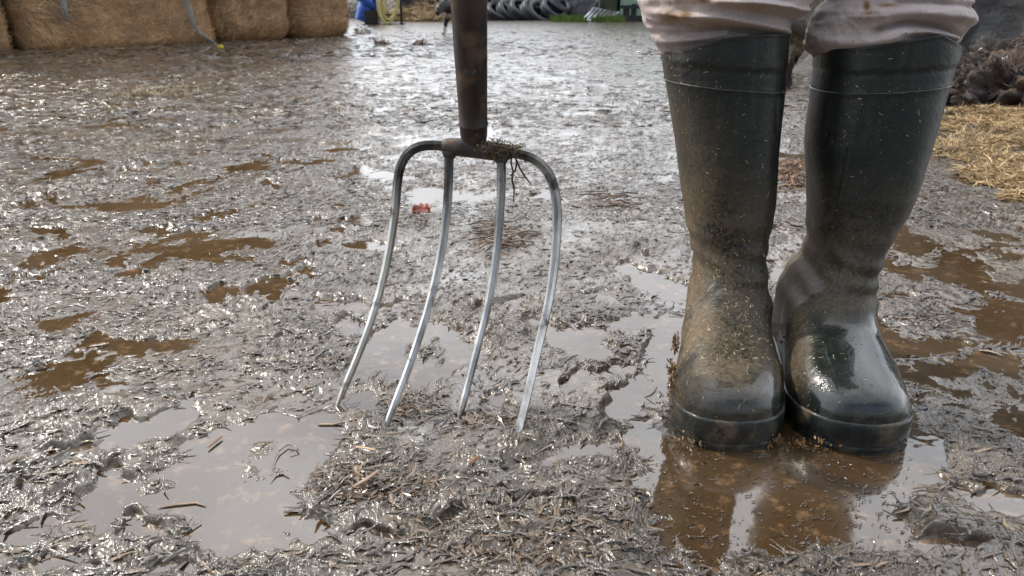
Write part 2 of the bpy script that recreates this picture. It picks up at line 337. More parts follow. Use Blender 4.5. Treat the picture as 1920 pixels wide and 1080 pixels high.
# shreds of straw and muck lying in the mud
def frustum_pts(n, y0, y1, x0=-60, x1=1980):
    py = rng.uniform(y0, y1, n); px = rng.uniform(x0, x1, n); u = (px-960)/F; v = (540-py)/F
    s = -CAM_H/(-sp+v*cp); return u*s, (cp+v*sp)*s, s
def shreds(name, n, y0, y1, L, W, mat, lift=.0, keep=.0, three=True, st=4, x0=-60, x1=1980):
    x, y, s = frustum_pts(n, y0, y1, x0, x1); dd = np.sqrt(x*x+y*y)
    z = terrain(x, y, np.full_like(x, .0015)+.004*np.maximum(dd-.8, 0)); k = z > keep; x = x[k]; y = y[k]; z = z[k]; n = len(x)
    th = 1.1*perlin2(x*2.2, y*1.6, 5)+.35+rng.normal(0, .65, n)
    D = np.stack([np.cos(th), np.sin(th), rng.normal(0, .07, n)], 1); D /= np.linalg.norm(D, axis=1, keepdims=True)
    N = np.stack([rng.normal(0, .35, n), rng.normal(0, .35, n), np.ones(n)], 1); N /= np.linalg.norm(N, axis=1, keepdims=True)
    l = L[0]+(L[1]-L[0])*rng.random(n)**2.2; wd = rng.uniform(W[0], W[1], n)
    C = np.stack([x, y, z+lift+rng.uniform(-.0005, .0015, n)], 1)
    V, Q = strands(C, D, N, l, wd, .25, .5, st, three)
    return V, Q
Vs = []; Qs = []; off = 0
for (n, y0, y1, L, W) in ((4500, 690, 1150, (.006, .036), (.0016, .0052)), (9000, 430, 700, (.006, .03), (.0016, .0050)), (16000, 240, 430, (.012, .05), (.002, .005)), (9000, 110, 240, (.03, .10), (.004, .009)), (4000, 60, 110, (.06, .2), (.008, .02))):
    v_, q_ = shreds('s', n, y0, y1, L, W, None, .0004, .0008); Vs.append(v_); Qs.append(q_+off); off += len(v_)
M_SHRED = mud_material('muddy straw shreds', True)
v_, q_ = shreds('s', 750, 850, 1150, (.002, .010), (.0005, .0016), None, 0, -.03, x0=1210, x1=1720); v_[:, 2] = np.maximum(v_[:, 2], .0004+.0016*rng.random(len(v_))); Vs.append(v_[:, :]); Qs.append(q_+off); off += len(v_)
o = ob('straw_shreds', mesh('straw_shreds', np.concatenate(Vs), np.concatenate(Qs), M_SHRED), kind='stuff', label='muddy brown shreds of straw trodden into the wet yard', cat='straw shreds')
# ================================================================== PERSON IN RUBBER BOOTS
def boot_mat(name, wet):
    m = bpy.data.materials.new(name); m.use_nodes = True; t = m.node_tree; b = t.nodes['Principled BSDF']; L = t.links.new
    co = nn(t, 'ShaderNodeTexCoord'); at = nn(t, 'ShaderNodeAttribute', attribute_name='dirt')
    def noise(s, d=5, st=(1, 1, 1)):
        ma = nn(t, 'ShaderNodeMapping'); ma.inputs['Scale'].default_value = st; L(co.outputs['Object'], ma.inputs[0])
        n = nn(t, 'ShaderNodeTexNoise'); n.inputs['Scale'].default_value = s; n.inputs['Detail'].default_value = d; n.inputs['Roughness'].default_value = .65; L(ma.outputs[0], n.inputs['Vector']); return n.outputs['Fac']
    def mr(v, a, b_, c=0, d=1):
        r = nn(t, 'ShaderNodeMapRange'); r.inputs[1].default_value = a; r.inputs[2].default_value = b_; r.inputs[3].default_value = c; r.inputs[4].default_value = d; L(v, r.inputs[0]); return r.outputs[0]
    def mth(op, a, b_):
        x = nn(t, 'ShaderNodeMath', operation=op, use_clamp=True)
        for k, v in enumerate((a, b_)):
            if isinstance(v, (int, float)): x.inputs[k].default_value = v
            else: L(v, x.inputs[k])
        return x.outputs[0]
    def mixc(f, a, b_):
        x = nn(t, 'ShaderNodeMix', data_type='RGBA'); L(f, x.inputs['Factor'])
        for s_, v in (('A', a), ('B', b_)):
            if isinstance(v, tuple): x.inputs[s_].default_value = (*v, 1)
            else: L(v, x.inputs[s_])
        return x.outputs['Result']
    big = noise(14, 6); fine = noise(230, 5); spk = noise(520, 2, (1, 1, .6)); strk = noise(60, 5, (1, 1, .18))
    c = mixc(mr(big, .35, .7), (.005, .009, .008), (.011, .017, .015))
    c = mixc(mth('MULTIPLY', mr(strk, .52, .75), .35), c, (.075, .07, .058))
    dm = mth('MULTIPLY', at.outputs['Fac'], mr(mth('ADD', mth('MULTIPLY', fine, .5), mth('MULTIPLY', big, .5)), .36, .58))
    c = mixc(dm, c, (.175, .125, .075))
    sp_ = mth('MULTIPLY', mr(spk, .68, .73), mth('ADD', mth('MULTIPLY', at.outputs['Fac'], .8), .28))
    c = mixc(sp_, c, (.45, .36, .24))
    L(c, b.inputs['Base Color'])
    wa = nn(t, 'ShaderNodeAttribute', attribute_name='wet')
    ro = mth('ADD', mth('MULTIPLY', dm, .34), mr(big, .3, .7, .34, .46))
    ro = mth('SUBTRACT', ro, mth('MULTIPLY', wa.outputs['Fac'], .30)); L(ro, b.inputs['Roughness'])
    b.inputs['IOR'].default_value = 1.42
    L(mth('MULTIPLY', wa.outputs['Fac'], 1.0), b.inputs['Coat Weight']); b.inputs['Coat Roughness'].default_value = .06
    b1 = nn(t, 'ShaderNodeBump'); b1.inputs['Strength'].default_value = .35; b1.inputs['Distance'].default_value = .0012; L(fine, b1.inputs['Height'])
    b2 = nn(t, 'ShaderNodeBump'); b2.inputs['Strength'].default_value = .5; b2.inputs['Distance'].default_value = .003; L(noise(38, 5), b2.inputs['Height']); L(b1.outputs[0], b2.inputs['Normal'])
    L(b2.outputs[0], b.inputs['Normal'])
    return m
M_BOOT = boot_mat('dirty green rubber', False)
M_FLECK = mk('straw flecks', (.5, .5, .5), (1, 1, 1), 40, .6, island=[(.10, .065, .03), (.34, .24, .13), (.62, .52, .36)])
def interp(x, T): a = np.array(T, float); return np.interp(x, a[:, 0], a[:, 1])
YC = .915
def shaft_table(rows):
    out = []
    for (py, l, r_) in rows:
        a = P(l, py, YC+.012); b_ = P(r_, py, YC-.035); out.append((P(l, py, YC).z, (a.x+b_.x)/2, (b_.x-a.x)/2))
    out.sort(); return np.array(out)
SL = shaft_table([(95, 1240, 1483), (175, 1252, 1477), (250, 1262, 1468), (347, 1273, 1457), (444, 1287, 1441), (509, 1302, 1430), (545, 1306, 1432)])
SR = shaft_table([(92, 1527, 1799), (178, 1515, 1773), (215, 1509, 1763), (259, 1505, 1749), (315, 1506, 1731), (380, 1509, 1703), (444, 1509, 1651), (509, 1494, 1622), (545, 1486, 1612)])
HP = [(-.2, 0), (0, .032), (.002, .047), (.007, .059), (.018, .067), (.045, .077), (.085, .089), (.112, .101), (.132, .120), (.144, .145), (.150, .18), (.152, .45)]
WT = [(0, .0), (.0015, .015), (.005, .028), (.012, .0405), (.026, .0515), (.050, .0600), (.085, .0645), (.125, .059), (.165, .052), (.21, .046), (.26, .0445), (.285, .037), (.300, .024), (.307, .010), (.310, 0)]
def make_boot(name, ST, foot, rimz, toeY, flip, label, wetfun, dirtfun, seed):
    n = 128; LEN = .310
    fx = lambda t: np.interp(t, [0, .05, .25, .31], foot)
    zz = np.concatenate([np.linspace(.0, .16, 60), np.linspace(.16, .405, 74)[1:]])
    ph = np.arange(n)*2*math.pi/n; c = np.cos(ph); s = np.sin(ph)
    rings = []; att = []
    hz = np.array([p[1] for p in HP]); ht = np.array([p[0] for p in HP])
    tbk = [(0, .310), (.03, .312), (.06, .310), (.10, .301), (.14, .292), (.2, .292), (.3, .302), (.42, .306)]
    for z in zz:
        tF = max(np.interp(z, hz[1:], ht[1:]), 0) if z > .03 else 0.0; tB = interp(z, tbk)
        t = tF+(tB-tF)*(1-c)/2; H = np.interp(t, ht, hz)
        if z > .03: f = np.clip(1-(np.clip((z-.03)/(np.maximum(H-.03, 1e-4)), 0, 1))**2.4, 0, 1)**(1/2.4)
        else: f = 1-.06*((.03-z)/.03)**2*np.ones(n)
        foothw = interp(t*LEN/interp(0, tbk)*1.0, WT)*f
        # end caps of the slice stay round
        a = np.interp(max(z, ST[0, 0]), ST[:, 0], ST[:, 2]); cx = np.interp(max(z, ST[0, 0]), ST[:, 0], ST[:, 1])
        ex = 2.3; shhw = a*np.clip(1-np.abs(c)**ex, 0, 1)**(1/ex)
        b_ = ss(.085, .155, z); hw = (1-b_)*foothw+b_*shhw; cc = (1-b_)*fx(t)+b_*cx
        sg = np.sign(s); sg[np.abs(s) < 1e-9] = 0
        x = cc+hw*sg; y = toeY+t
        # rim follows its cut
        u = (x-cx)/max(a, 1e-3); k = ss(.20, .405, z); zr = np.interp(u, [-1, -.3, .3, 1], rimz)
        z3 = z+k*(zr-.405)
        p = np.stack([x, y, z3*np.ones(n)], 1)
        rings.append(p)
    A = np.stack(rings)                                    # (m,n,3)
    cen = A.mean(1, keepdims=True)
    T1 = np.roll(A, -1, 1)-np.roll(A, 1, 1); N = np.stack([T1[..., 1], -T1[..., 0], np.zeros_like(T1[..., 0])], -1); N /= np.linalg.norm(N, axis=-1, keepdims=True)+1e-9
    N *= np.sign(((A-cen)*N).sum(-1).mean())
    u = (A[..., 0]-cen[..., 0])/.07
    Af = A.reshape(-1, 3)
    d = fbm3(Af, 9, 2, seed).reshape(A.shape[:2])*.0016*ss(.09, .2, A[..., 2])
    fold = np.sin(A[..., 2]*230+3*u+fbm3(Af, 12, 2, seed+3).reshape(A.shape[:2])*2.5)
    d += fold*.0016*np.exp(-((A[..., 2]-.14)/.04)**2)+.0028*(.35-np.abs(fbm3(Af*[1, 1, 2.2], 11, 2, seed+6).reshape(A.shape[:2])))*ss(.11, .14, A[..., 2])*ss(.30, .18, A[..., 2])
    # cuff band near the top : shallow groove, raised line
    bz = A[..., 2]-(.3775+.0045*flip*u); lz = A[..., 2]-(.3575+.0055*flip*u)
    d += -.0016*np.exp(-(bz/.0016)**2)+.0014*np.exp(-(lz/.0013)**2)+.0013*ss(.0, .002, bz)
    fm = np.exp(-((A[..., 0]-cen[..., 0]-.004)/.0012)**2)*(A[..., 1] < cen[..., 1]); d += .0011*fm*(A[..., 2] > .10)
    fm = np.exp(-((A[..., 0]-cen[..., 0]+flip*.045)/.0016)**2)*(A[..., 1] < cen[..., 1]); d += .0020*fm*ss(.12, .16, A[..., 2])*ss(.36, .34, A[..., 2])
    # ankle bone and shin shaping
    A = A+N*d[..., None]
    rim_out = A[-1]; c0 = rim_out.mean(0)
    add = []
    for (k, dz) in ((1.006, .0012), (.995, .0024), (.975, .0022), (.965, 0), (.955, -.012), (.94, -.022)):
        q = c0+(rim_out-c0)*[k, k, 1]; q[:, 2] += dz; add.append(q)
    rings = [r for r in A]+add
    V, Q = loft(rings)
    me = mesh(name, V, Q, M_BOOT); o = ob(name, me, kind=None)
    adopt(o, PERSON)
    x, y, z = V.T; px, py = proj(x, y, z)
    a = me.attributes.new('dirt', 'FLOAT', 'POINT'); a.data.foreach_set('value', np.clip(dirtfun(x, y, z, px, py), 0, 1).astype(np.float32))
    a = me.attributes.new('wet', 'FLOAT', 'POINT'); a.data.foreach_set('value', np.clip(wetfun(x, y, z, px, py), 0, 1).astype(np.float32))
    # sole with a ledge and cleats
    def outline(off, z, amp=0.0):
        t = LEN*(1-c)/2; hw = interp(t, WT); sg = np.sign(s); sg[np.abs(s) < 1e-9] = 0
        p = np.stack([fx(t)+hw*sg, toeY+t, z*np.ones(n)], 1)
        T = np.roll(p, -1, 0)-np.roll(p, 1, 0); Nn = np.stack([T[:, 1], -T[:, 0], 0*T[:, 0]], 1); Nn /= np.linalg.norm(Nn, axis=1, keepdims=True)
        cn = p.mean(0); Nn *= np.sign(((p-cn)*Nn).sum(1).mean()); o2 = off+amp*.3*np.sign(np.sin(ph*26))
        q = p+Nn*np.reshape(o2, (-1, 1)); q[:, 2] += (.007*np.exp(-(t/.05)**2))*(z > .02)
        return q
    prof = [(-.006, -.007), (.0005, -.0065, .0012), (.002, .004, .0015), (.0022, .0085, .0012), (.0012, .0095), (.0026, .0115), (.0030, .020), (.0030, .0275), (.0020, .0295), (.0008, .0300), (-.004, .0302)]
    rr = [outline(p[0], p[1], p[2] if len(p) > 2 else 0) for p in prof]
    V2, Q2 = loft(rr); so = ob('sole', mesh('sole', V2, Q2, M_BOOT)); so.parent = o
    nz_ = len(V2); cap = rr[0]
    a = so.data.attributes.new('dirt', 'FLOAT', 'POINT'); vv = .25+.5*ss(.0, 1, -flip*(V2[:, 0]-V2[:, 0].mean())/.06)*0; a.data.foreach_set('value', (dirtfun(V2[:, 0], V2[:, 1], V2[:, 2], *proj(*V2.T))*.3+.9*np.clip(fbm3(V2, 45, 3, 5)*1.6-.15, 0, 1)).clip(0, 1).astype(np.float32))
    a = so.data.attributes.new('wet', 'FLOAT', 'POINT'); a.data.foreach_set('value', np.full(nz_, .35, np.float32))
    # cuff line and straps of moulded rubber
    lm = MB(); zi = int(np.argmin(np.abs(zz-.3575)))
    ring = []
    for k in range(n):
        uu = u[zi, k]; zt = .3575+.0055*flip*uu; zi2 = np.interp(zt, A[:, k, 2], np.arange(len(A))); i0 = int(zi2); f_ = zi2-i0
        ring.append(tuple(A[i0, k]*(1-f_)+A[i0+1, k]*f_+N[i0, k]*.0006))
    lm.tube(ring+[ring[0]], .0008, 6, cap=False); lb = lm.build('cuff_line', M_RUBLINE); lb.parent = o
    return o, V, Q
M_RUBLINE = mk('worn rubber edge', (.02, .022, .02), (.07, .07, .065), 70, .4, coat=.3)
PERSON = empty('person', (.335, .90, 0), 'person standing in dark green rubber boots and muddy pale trousers beside the pitchfork', 'person')
def dirtL(x, y, z, px, py):
    ins = ss(.045, .075, z)*ss(.32, .15, z)*ss(.69, .735, y)
    left = ss(.10, -.55, (x-np.interp(z, SL[:, 0], SL[:, 1]))/.07)*ss(.42, .10, z)
    toe = ss(.735, .690, y)*ss(.085, .06, z)*.75
    return np.maximum(np.maximum(ins*ss(1.3, -.4, (x-.262)/.07)*.95, left*1.0), .04)*(1-toe)+.15*ss(1300, 1250, px)*ss(730, 700, py)
def dirtR(x, y, z, px, py):
    ins = ss(.09, .125, z)*ss(.30, .15, z)*.62
    inner = ss(1545, 1490, px)*ss(450, 600, py)*ss(760, 700, py)
    return np.maximum(np.maximum(ins, inner*.6), .03)
def wetR(x, y, z, px, py):
    return ss(.112, .095, z)*ss(.86, .84, y)*ss(1500, 1535, px)*.95+.2*ss(.1, .05, z)
def wetL(x, y, z, px, py):
    return .8*ss(.082, .062, z)*ss(1305, 1340, px)
bootL, VL, QL = make_boot('rubber_boot', SL, [.2385, .243, .281, .283], [.392, .410, .414, .413], .681, -1, '', wetL, dirtL, 3)
bootR, VR, QR = make_boot('rubber_boot', SR, [.379, .377, .397, .405], [.396, .406, .414, .394], .675, 1, '', wetR, dirtR, 9)
bootL['label'] = 'rubber boot with a dry dusty instep and straw specks'; bootR['label'] = 'rubber boot with a wet shiny toe'
# straw flecks stuck to the boots
def flecks(boot, V, Q, wfun, n, L, W):
    Cq = V[Q].mean(1); e1 = V[Q[:, 1]]-V[Q[:, 0]]; e2 = V[Q[:, 3]]-V[Q[:, 0]]; N = np.cross(e1, e2); ar = np.linalg.norm(N, axis=1); N /= ar[:, None]+1e-12
    px, py = proj(*Cq.T); wgt = ar*np.clip(wfun(*Cq.T, px, py), 0, 9)*(Cq[:, 1] < .97); wgt[Cq[:, 2] > .405] = 0
    cn = np.array([Cq[:, 0].mean(), .9, 0]); 
    sgn = np.sign(((Cq-cn)*N*[1, 1, 0]).sum(1).mean()); N *= sgn
    idx = rng.choice(len(Q), n, p=wgt/wgt.sum()); r1 = rng.random((n, 1)); r2 = rng.random((n, 1))
    C = V[Q[idx, 0]]+e1[idx]*r1+e2[idx]*r2; Nn = N[idx]; D = rng.normal(0, 1, (n, 3)); D -= Nn*(D*Nn).sum(1)[:, None]; D /= np.linalg.norm(D, axis=1)[:, None]
    l = L[0]+(L[1]-L[0])*rng.random(n)**3
    v, q = strands(C+Nn*.0005, D, Nn, l, rng.uniform(W[0], W[1], n), .1, .2, 3, False)
    o = ob('straw_flecks', mesh('straw_flecks', v, q, M_FLECK), kind='stuff'); o.parent = boot
flecks(bootL, VL, QL, lambda x, y, z, px, py: .24+3.6*ss(.05, .08, z)*ss(.22, .10, z)*ss(.71, .75, y)+1.0*ss(1330, 1280, px), 3400, (.0008, .008), (.0005, .0013))
flecks(bootR, VR, QR, lambda x, y, z, px, py: .2+1.2*ss(.12, .09, z)*ss(1540, 1500, px), 1300, (.0008, .007), (.0005, .0011))
# muck caked on the outside of the boots
M_MUCK = mk('caked muck', (.07, .045, .022), (.32, .20, .08), 60, .35, coat=.5, island=[(.5, .4, .3), (1, .9, .7), (1.6, 1.3, .9)])
def caked(boot, name, pts, n, rad, label, L=(.002, .007)):
    C = []; 
    for (px, py, Y, r_) in pts:
        c = P(px, py, Y); k = rng.normal(0, r_, (n, 3)); C.append(np.array(c)+k*[.55, .6, 1.5])
    C = np.concatenate(C); D = rng.normal(0, 1, (len(C), 3))*[.35, .5, 1.3]; D /= np.linalg.norm(D, axis=1)[:, None]; Nn = np.tile([-.5, -.8, .2], (len(C), 1))
    v, q = strands(C, D, Nn, rng.uniform(*L, len(C)), rng.uniform(.0012, .0032, len(C)), .2, .3, 4, True)
    o = ob(name, mesh(name, v, q, M_MUCK)); o.parent = boot; o['label'] = label
caked(bootL, 'muck_cake', [(1266, 650, .80, .004), (1260, 690, .775, .005), (1262, 725, .755, .006), (1272, 755, .735, .005), (1285, 775, .725, .005), (1270, 705, .765, .006), (1276, 735, .745, .006), (1292, 760, .73, .006)], 60, .01, 'brown muck and straw caked on the outer side')
caked(bootR, 'muck_cake', [(1478, 610, .86, .006), (1484, 640, .83, .007), (1500, 660, .80, .006), (1513, 675, .79, .006), (1500, 700, .775, .005), (1520, 640, .82, .005)], 60, .01, 'dark muck and straw caked on the inner side')
caked(bootL, 'mud_rim', [(x, 828+14*math.sin((x-1262)/205*math.pi), .688, .004) for x in range(1268, 1466, 9)], 9, .01, 'wet mud along the waterline of the sole', (.002, .007))
caked(bootR, 'mud_rim', [(x, 832+14*math.sin((x-1478)/222*math.pi), .684, .004) for x in range(1486, 1700, 9)], 9, .01, 'wet mud along the waterline of the sole', (.002, .007))
M_BROWN = mk('muddy brown straw', (.5, .5, .5), (1.1, 1.1, 1.1), 40, .32, island=[(.05, .035, .024), (.12, .078, .045), (.19, .12, .065), (.28, .18, .10)], coat=.7)
# ---- trousers
M_TROU = bpy.data.materials.new('pale stained cotton'); M_TROU.use_nodes = True
def trou_mat():
    t = M_TROU.node_tree; b = t.nodes['Principled BSDF']; L = t.links.new; co = nn(t, 'ShaderNodeTexCoord')
    def noise(s, d=5, st=(1, 1, 1)):
        ma = nn(t, 'ShaderNodeMapping'); ma.inputs['Scale'].default_value = st; L(co.outputs['Object'], ma.inputs[0])
        n = nn(t, 'ShaderNodeTexNoise'); n.inputs['Scale'].default_value = s; n.inputs['Detail'].default_value = d; L(ma.outputs[0], n.inputs['Vector']); return n.outputs['Fac']
    def mr(v, a, b_, c=0, d=1):
        r = nn(t, 'ShaderNodeMapRange'); r.inputs[1].default_value = a; r.inputs[2].default_value = b_; r.inputs[3].default_value = c; r.inputs[4].default_value = d; L(v, r.inputs[0]); return r.outputs[0]
    def mixc(f, a, b_):
        x = nn(t, 'ShaderNodeMix', data_type='RGBA'); L(f, x.inputs['Factor'])
        for s_, v in (('A', a), ('B', b_)):
            if isinstance(v, tuple): x.inputs[s_].default_value = (*v, 1)
            else: L(v, x.inputs[s_])
        return x.outputs['Result']
    at = nn(t, 'ShaderNodeAttribute', attribute_name='dirt')
    c = mixc(mr(noise(9), .3, .7), (.48, .41, .39), (.62, .535, .51))
    c = mixc(mr(noise(420, 2, (1, 1, .3)), .4, .7, 0, .35), c, (.30, .23, .20))
    c = mixc(mr(noise(150, 3), .66, .72, 0, .7), c, (.20, .12, .06))
    x = nn(t, 'ShaderNodeMath', operation='MULTIPLY'); L(at.outputs['Fac'], x.inputs[0]); L(mr(noise(38, 7), .32, .66), x.inputs[1])
    c = mixc(x.outputs[0], c, (.24, .125, .035))
    L(c, b.inputs['Base Color']); b.inputs['Roughness'].default_value = .85; b.inputs['Sheen Weight'].default_value = .2
    wv = nn(t, 'ShaderNodeTexWave', wave_type='BANDS', bands_direction='Z'); wv.inputs['Scale'].default_value = 330; wv.inputs['Distortion'].default_value = 1.2; L(co.outputs['Object'], wv.inputs['Vector'])
    bu = nn(t, 'ShaderNodeBump'); bu.inputs['Strength'].default_value = .5; bu.inputs['Distance'].default_value = .0008; L(wv.outputs['Fac'], bu.inputs['Height'])
    b2 = nn(t, 'ShaderNodeBump'); b2.inputs['Strength'].default_value = .4; b2.inputs['Distance'].default_value = .006; L(noise(26, 4), b2.inputs['Height']); L(bu.outputs[0], b2.inputs['Normal']); L(b2.outputs[0], b.inputs['Normal'])
trou_mat()
def seg_ridge(px, py, pts, wdt):
    """signed distance-like: gaussian ridge about a pixel polyline y=f(x)"""
    a = np.array(pts, float); yy = np.interp(px, a[:, 0], a[:, 1]); k = ss(a[0, 0]-15, a[0, 0]+10, px)*ss(a[-1, 0]+15, a[-1, 0]-10, px)
    return k*np.exp(-((py-yy)/wdt)**2)
def leg(rows, rimz, cx0, hip, ridges, seed, stain):
    n = 260; ph = np.arange(n)*2*math.pi/n; c = np.cos(ph); s = np.sin(ph)
    tab = []
    for (py, l, r_) in rows:
        a = P(l, py, .93); b_ = P(r_, py, .87); tab.append((P(l, py, .90).z, (a.x+b_.x)/2, (b_.x-a.x)/2))
    tab.sort(); tab = np.array(tab)
    ztop = [.50, .56, .62, .70, .78, .86, .92]
    zz = np.concatenate([np.linspace(tab[0, 0]-.0, .475, 90), np.linspace(.48, .92, 70)])
    rings = []
    for z in zz:
        if z <= tab[-1, 0]: cx = np.interp(z, tab[:, 0], tab[:, 1]); a = np.interp(z, tab[:, 0], tab[:, 2])
        else:
            k = ss(tab[-1, 0], .62, z); cx = tab[-1, 1]*(1-k)+(hip[0]*.55+cx0*.45)*k; a = tab[-1, 2]*(1-k)+.078*k
            k2 = ss(.62, .9, z); cx = cx*(1-k2)+hip[0]*k2; a = a*(1-k2)+.098*k2
        b_ = a*.93; yc = .915+.03*ss(.5, .9, z)
        k = z-tab[0, 0]
        e = 2.15
        x = cx+a*np.sign(c)*np.abs(c)**(2/e); y = yc-b_*np.sign(s)*np.abs(s)**(2/e)
        zr = np.interp((x-cx)/a, [-1, -.3, .3, 1], rimz)
        rings.append(np.stack([x, y, z+(zr-.405)*ss(.46, .405, z)], 1))
    A = np.stack(rings); cen = A.mean(1, keepdims=True); N = A-cen; N[..., 2] = 0; N /= np.linalg.norm(N, axis=-1, keepdims=True)
    px, py = proj(A[..., 0], A[..., 1], A[..., 2]); fr = ss(.03, -.01, A[..., 1]-cen[..., 1])
    Af = A.reshape(-1, 3)
    big = fbm3(Af*[1, 1, 2.6]+[seed, 0, 0], 7, 3, seed).reshape(A.shape[:2]); crs = (1-np.abs(fbm3(Af*[1, 1, 2.2], 16, 2, seed+5).reshape(A.shape[:2])))
    d = big*.007+(crs-.6)*.006*ss(.8, .45, A[..., 2])+.0022*(1-np.abs(fbm3(Af*[1.2, 1.2, 1.6]+Af[:, [0, 0, 0]]*[0, 0, 2], 34, 2, seed+15).reshape(A.shape[:2])))+.002*fbm3(Af*[1, 1, 3], 40, 2, seed+8).reshape(A.shape[:2])
    fr = fr*np.clip(-N[..., 1], 0, 1)**.8
    for (pts, wdt, amp) in ridges: d += fr*amp*seg_ridge(px, py, pts, wdt)
    A = A+N*d[..., None]
    A[..., 2] -= .0
    # hem curls under and down inside the boot
    b0 = A[0]; c0 = b0.mean(0); pre = []
    for (k, dz) in ((.62, -.06), (.80, -.03), (.875, -.004), (.93, -.0035), (.975, -.002)):
        q = c0+(b0-c0)*k; q[:, 2] = b0[:, 2]+dz; pre.append(q)
    V, Q = loft(pre+[r for r in A]); px, py = proj(*V.T)
    di = np.zeros(len(V))
    for (x0, y0, rx, ry, am) in stain: di = np.maximum(di, am*np.exp(-((px-x0)/rx)**2-((py-y0)/ry)**2))
    di *= 1.25*(V[:, 1] < .93)
    return V, Q, di
v1, q1, d1 = leg([(94, 1247, 1478), (84, 1238, 1482), (70, 1228, 1487), (50, 1216, 1500), (25, 1203, 1522), (0, 1196, 1545), (-40, 1200, 1545)], [.394, .412, .416, .415], .27, (.245, .95),
    [([(1215, 22), (1290, 32), (1350, 34), (1420, 48), (1490, 68)], 9, .012), ([(1225, 62), (1300, 62), (1380, 60), (1480, 84)], 9, -.012), ([(1215, 45), (1262, 50), (1300, 50)], 6, -.008),
     ([(1340, 4), (1420, 6), (1500, 22), (1535, 30)], 8, .014), ([(1400, 24), (1450, 28), (1500, 44)], 7, -.009), ([(1240, 80), (1300, 74), (1370, 62)], 7, .008)], 21,
    [(1262, 33, 25, 9, 1), (1240, 25, 30, 9, .8), (1285, 28, 14, 10, 1.4), (1328, 50, 28, 7, .9), (1315, 2, 50, 6, 1.1), (1410, 12, 30, 8, .6), (1290, 78, 20, 10, .5)])
v2, q2, d2 = leg([(91, 1531, 1792), (84, 1520, 1800), (70, 1514, 1815), (50, 1514, 1832), (25, 1524, 1842), (0, 1545, 1840), (-40, 1552, 1832)], [.396, .402, .414, .397], .42, (.425, .95),
    [([(1530, 74), (1600, 78), (1650, 76), (1690, 64)], 12, .010), ([(1640, 58), (1700, 42), (1760, 48), (1790, 66)], 6, -.013), ([(1600, 30), (1680, 22), (1780, 30), (1825, 40)], 12, .010), ([(1690, 60), (1730, 58), (1775, 72)], 7, .009),
     ([(1680, 6), (1740, 4), (1830, 14)], 6, -.008)], 33,
    [(1640, 25, 22, 4, 1.3), (1625, 10, 6, 12, 1.2), (1670, 10, 20, 4, 1.2), (1650, 55, 6, 5, .8), (1580, 60, 5, 4, .8), (1575, 48, 5, 3, .8)])
# hips
n = 120; ph = np.arange(n)*2*math.pi/n; hipr = []
for (z, a, b_) in ((.84, .165, .10), (.88, .178, .115), (.94, .182, .125), (1.0, .172, .12), (1.05, .16, .112)):
    hipr.append(np.stack([.335+a*np.cos(ph), .95-b_*np.sin(ph), z*np.ones(n)], 1))
v3, q3 = loft(hipr)
# the seat of the trousers sits 3 mm outside the leg tubes
Vt = np.concatenate([v1, v2, v3]); Qt = np.concatenate([q1, q2+len(v1), q3+len(v1)+len(v2)])
tro = ob('trousers', mesh('trousers', Vt, Qt, M_TROU)); adopt(tro, PERSON)
a = tro.data.attributes.new('dirt', 'FLOAT', 'POINT'); a.data.foreach_set('value', np.concatenate([d1, d2, np.zeros(len(v3))]).astype(np.float32))
# ---- body, jacket (above the frame: they stand in the reflections and the shadow)
def skinned(name, chains, mat, parent, sub=2):
    V = []; Ed = []; Rd = []; roots = []; key = {}
    for ch in chains:
        prev = None
        for j, (p, r_) in enumerate(ch):
            kk = tuple(round(q, 4) for q in p)
            if kk in key: i = key[kk]
            else: i = len(V); key[kk] = i; V.append(p); Rd.append(r_)
            if prev is not None: Ed.append((prev, i))
            elif len(ch) > 1 and (not roots or not any(kk == tuple(round(q, 4) for q in c_[k_][0]) for c_ in chains[:chains.index(ch)] for k_ in range(len(c_)))): roots.append(i)
            prev = i
    me = bpy.data.meshes.new(name); me.from_pydata(V, Ed, []); me.materials.append(mat); o = ob(name, me)
    m = o.modifiers.new('skin', 'SKIN'); m.use_smooth_shade = True
    if not me.skin_vertices: 
        me.attributes  # created by the modifier
    for i, r_ in enumerate(Rd):
        me.skin_vertices[0].data[i].radius = (r_, r_) if not isinstance(r_, tuple) else r_
        me.skin_vertices[0].data[i].use_root = i in roots
    s_ = o.modifiers.new('sub', 'SUBSURF'); s_.levels = sub; s_.render_levels = sub
    if parent: adopt(o, parent)
    return o
M_SKIN = mk('skin', (.42, .22, .15), (.52, .29, .21), 12, .5)
M_JACK = mk('dark blue work jacket', (.02, .03, .05), (.035, .045, .07), 14, .75, bump=(60, .3, .004))
M_HAIR = mk('brown hair', (.04, .025, .015), (.09, .06, .035), 80, .5, stretch=(1, 1, .2), bump=(120, .6, .004))
M_EYE = mk('eye', (.75, .72, .7), rough=.2)
HX, HY, HZ = P(878, 0, .815).x, .70, 1.04       # where the right hand closes on the fork handle
S1 = (.165, .95, 1.37); S2 = (.505, .95, 1.37)
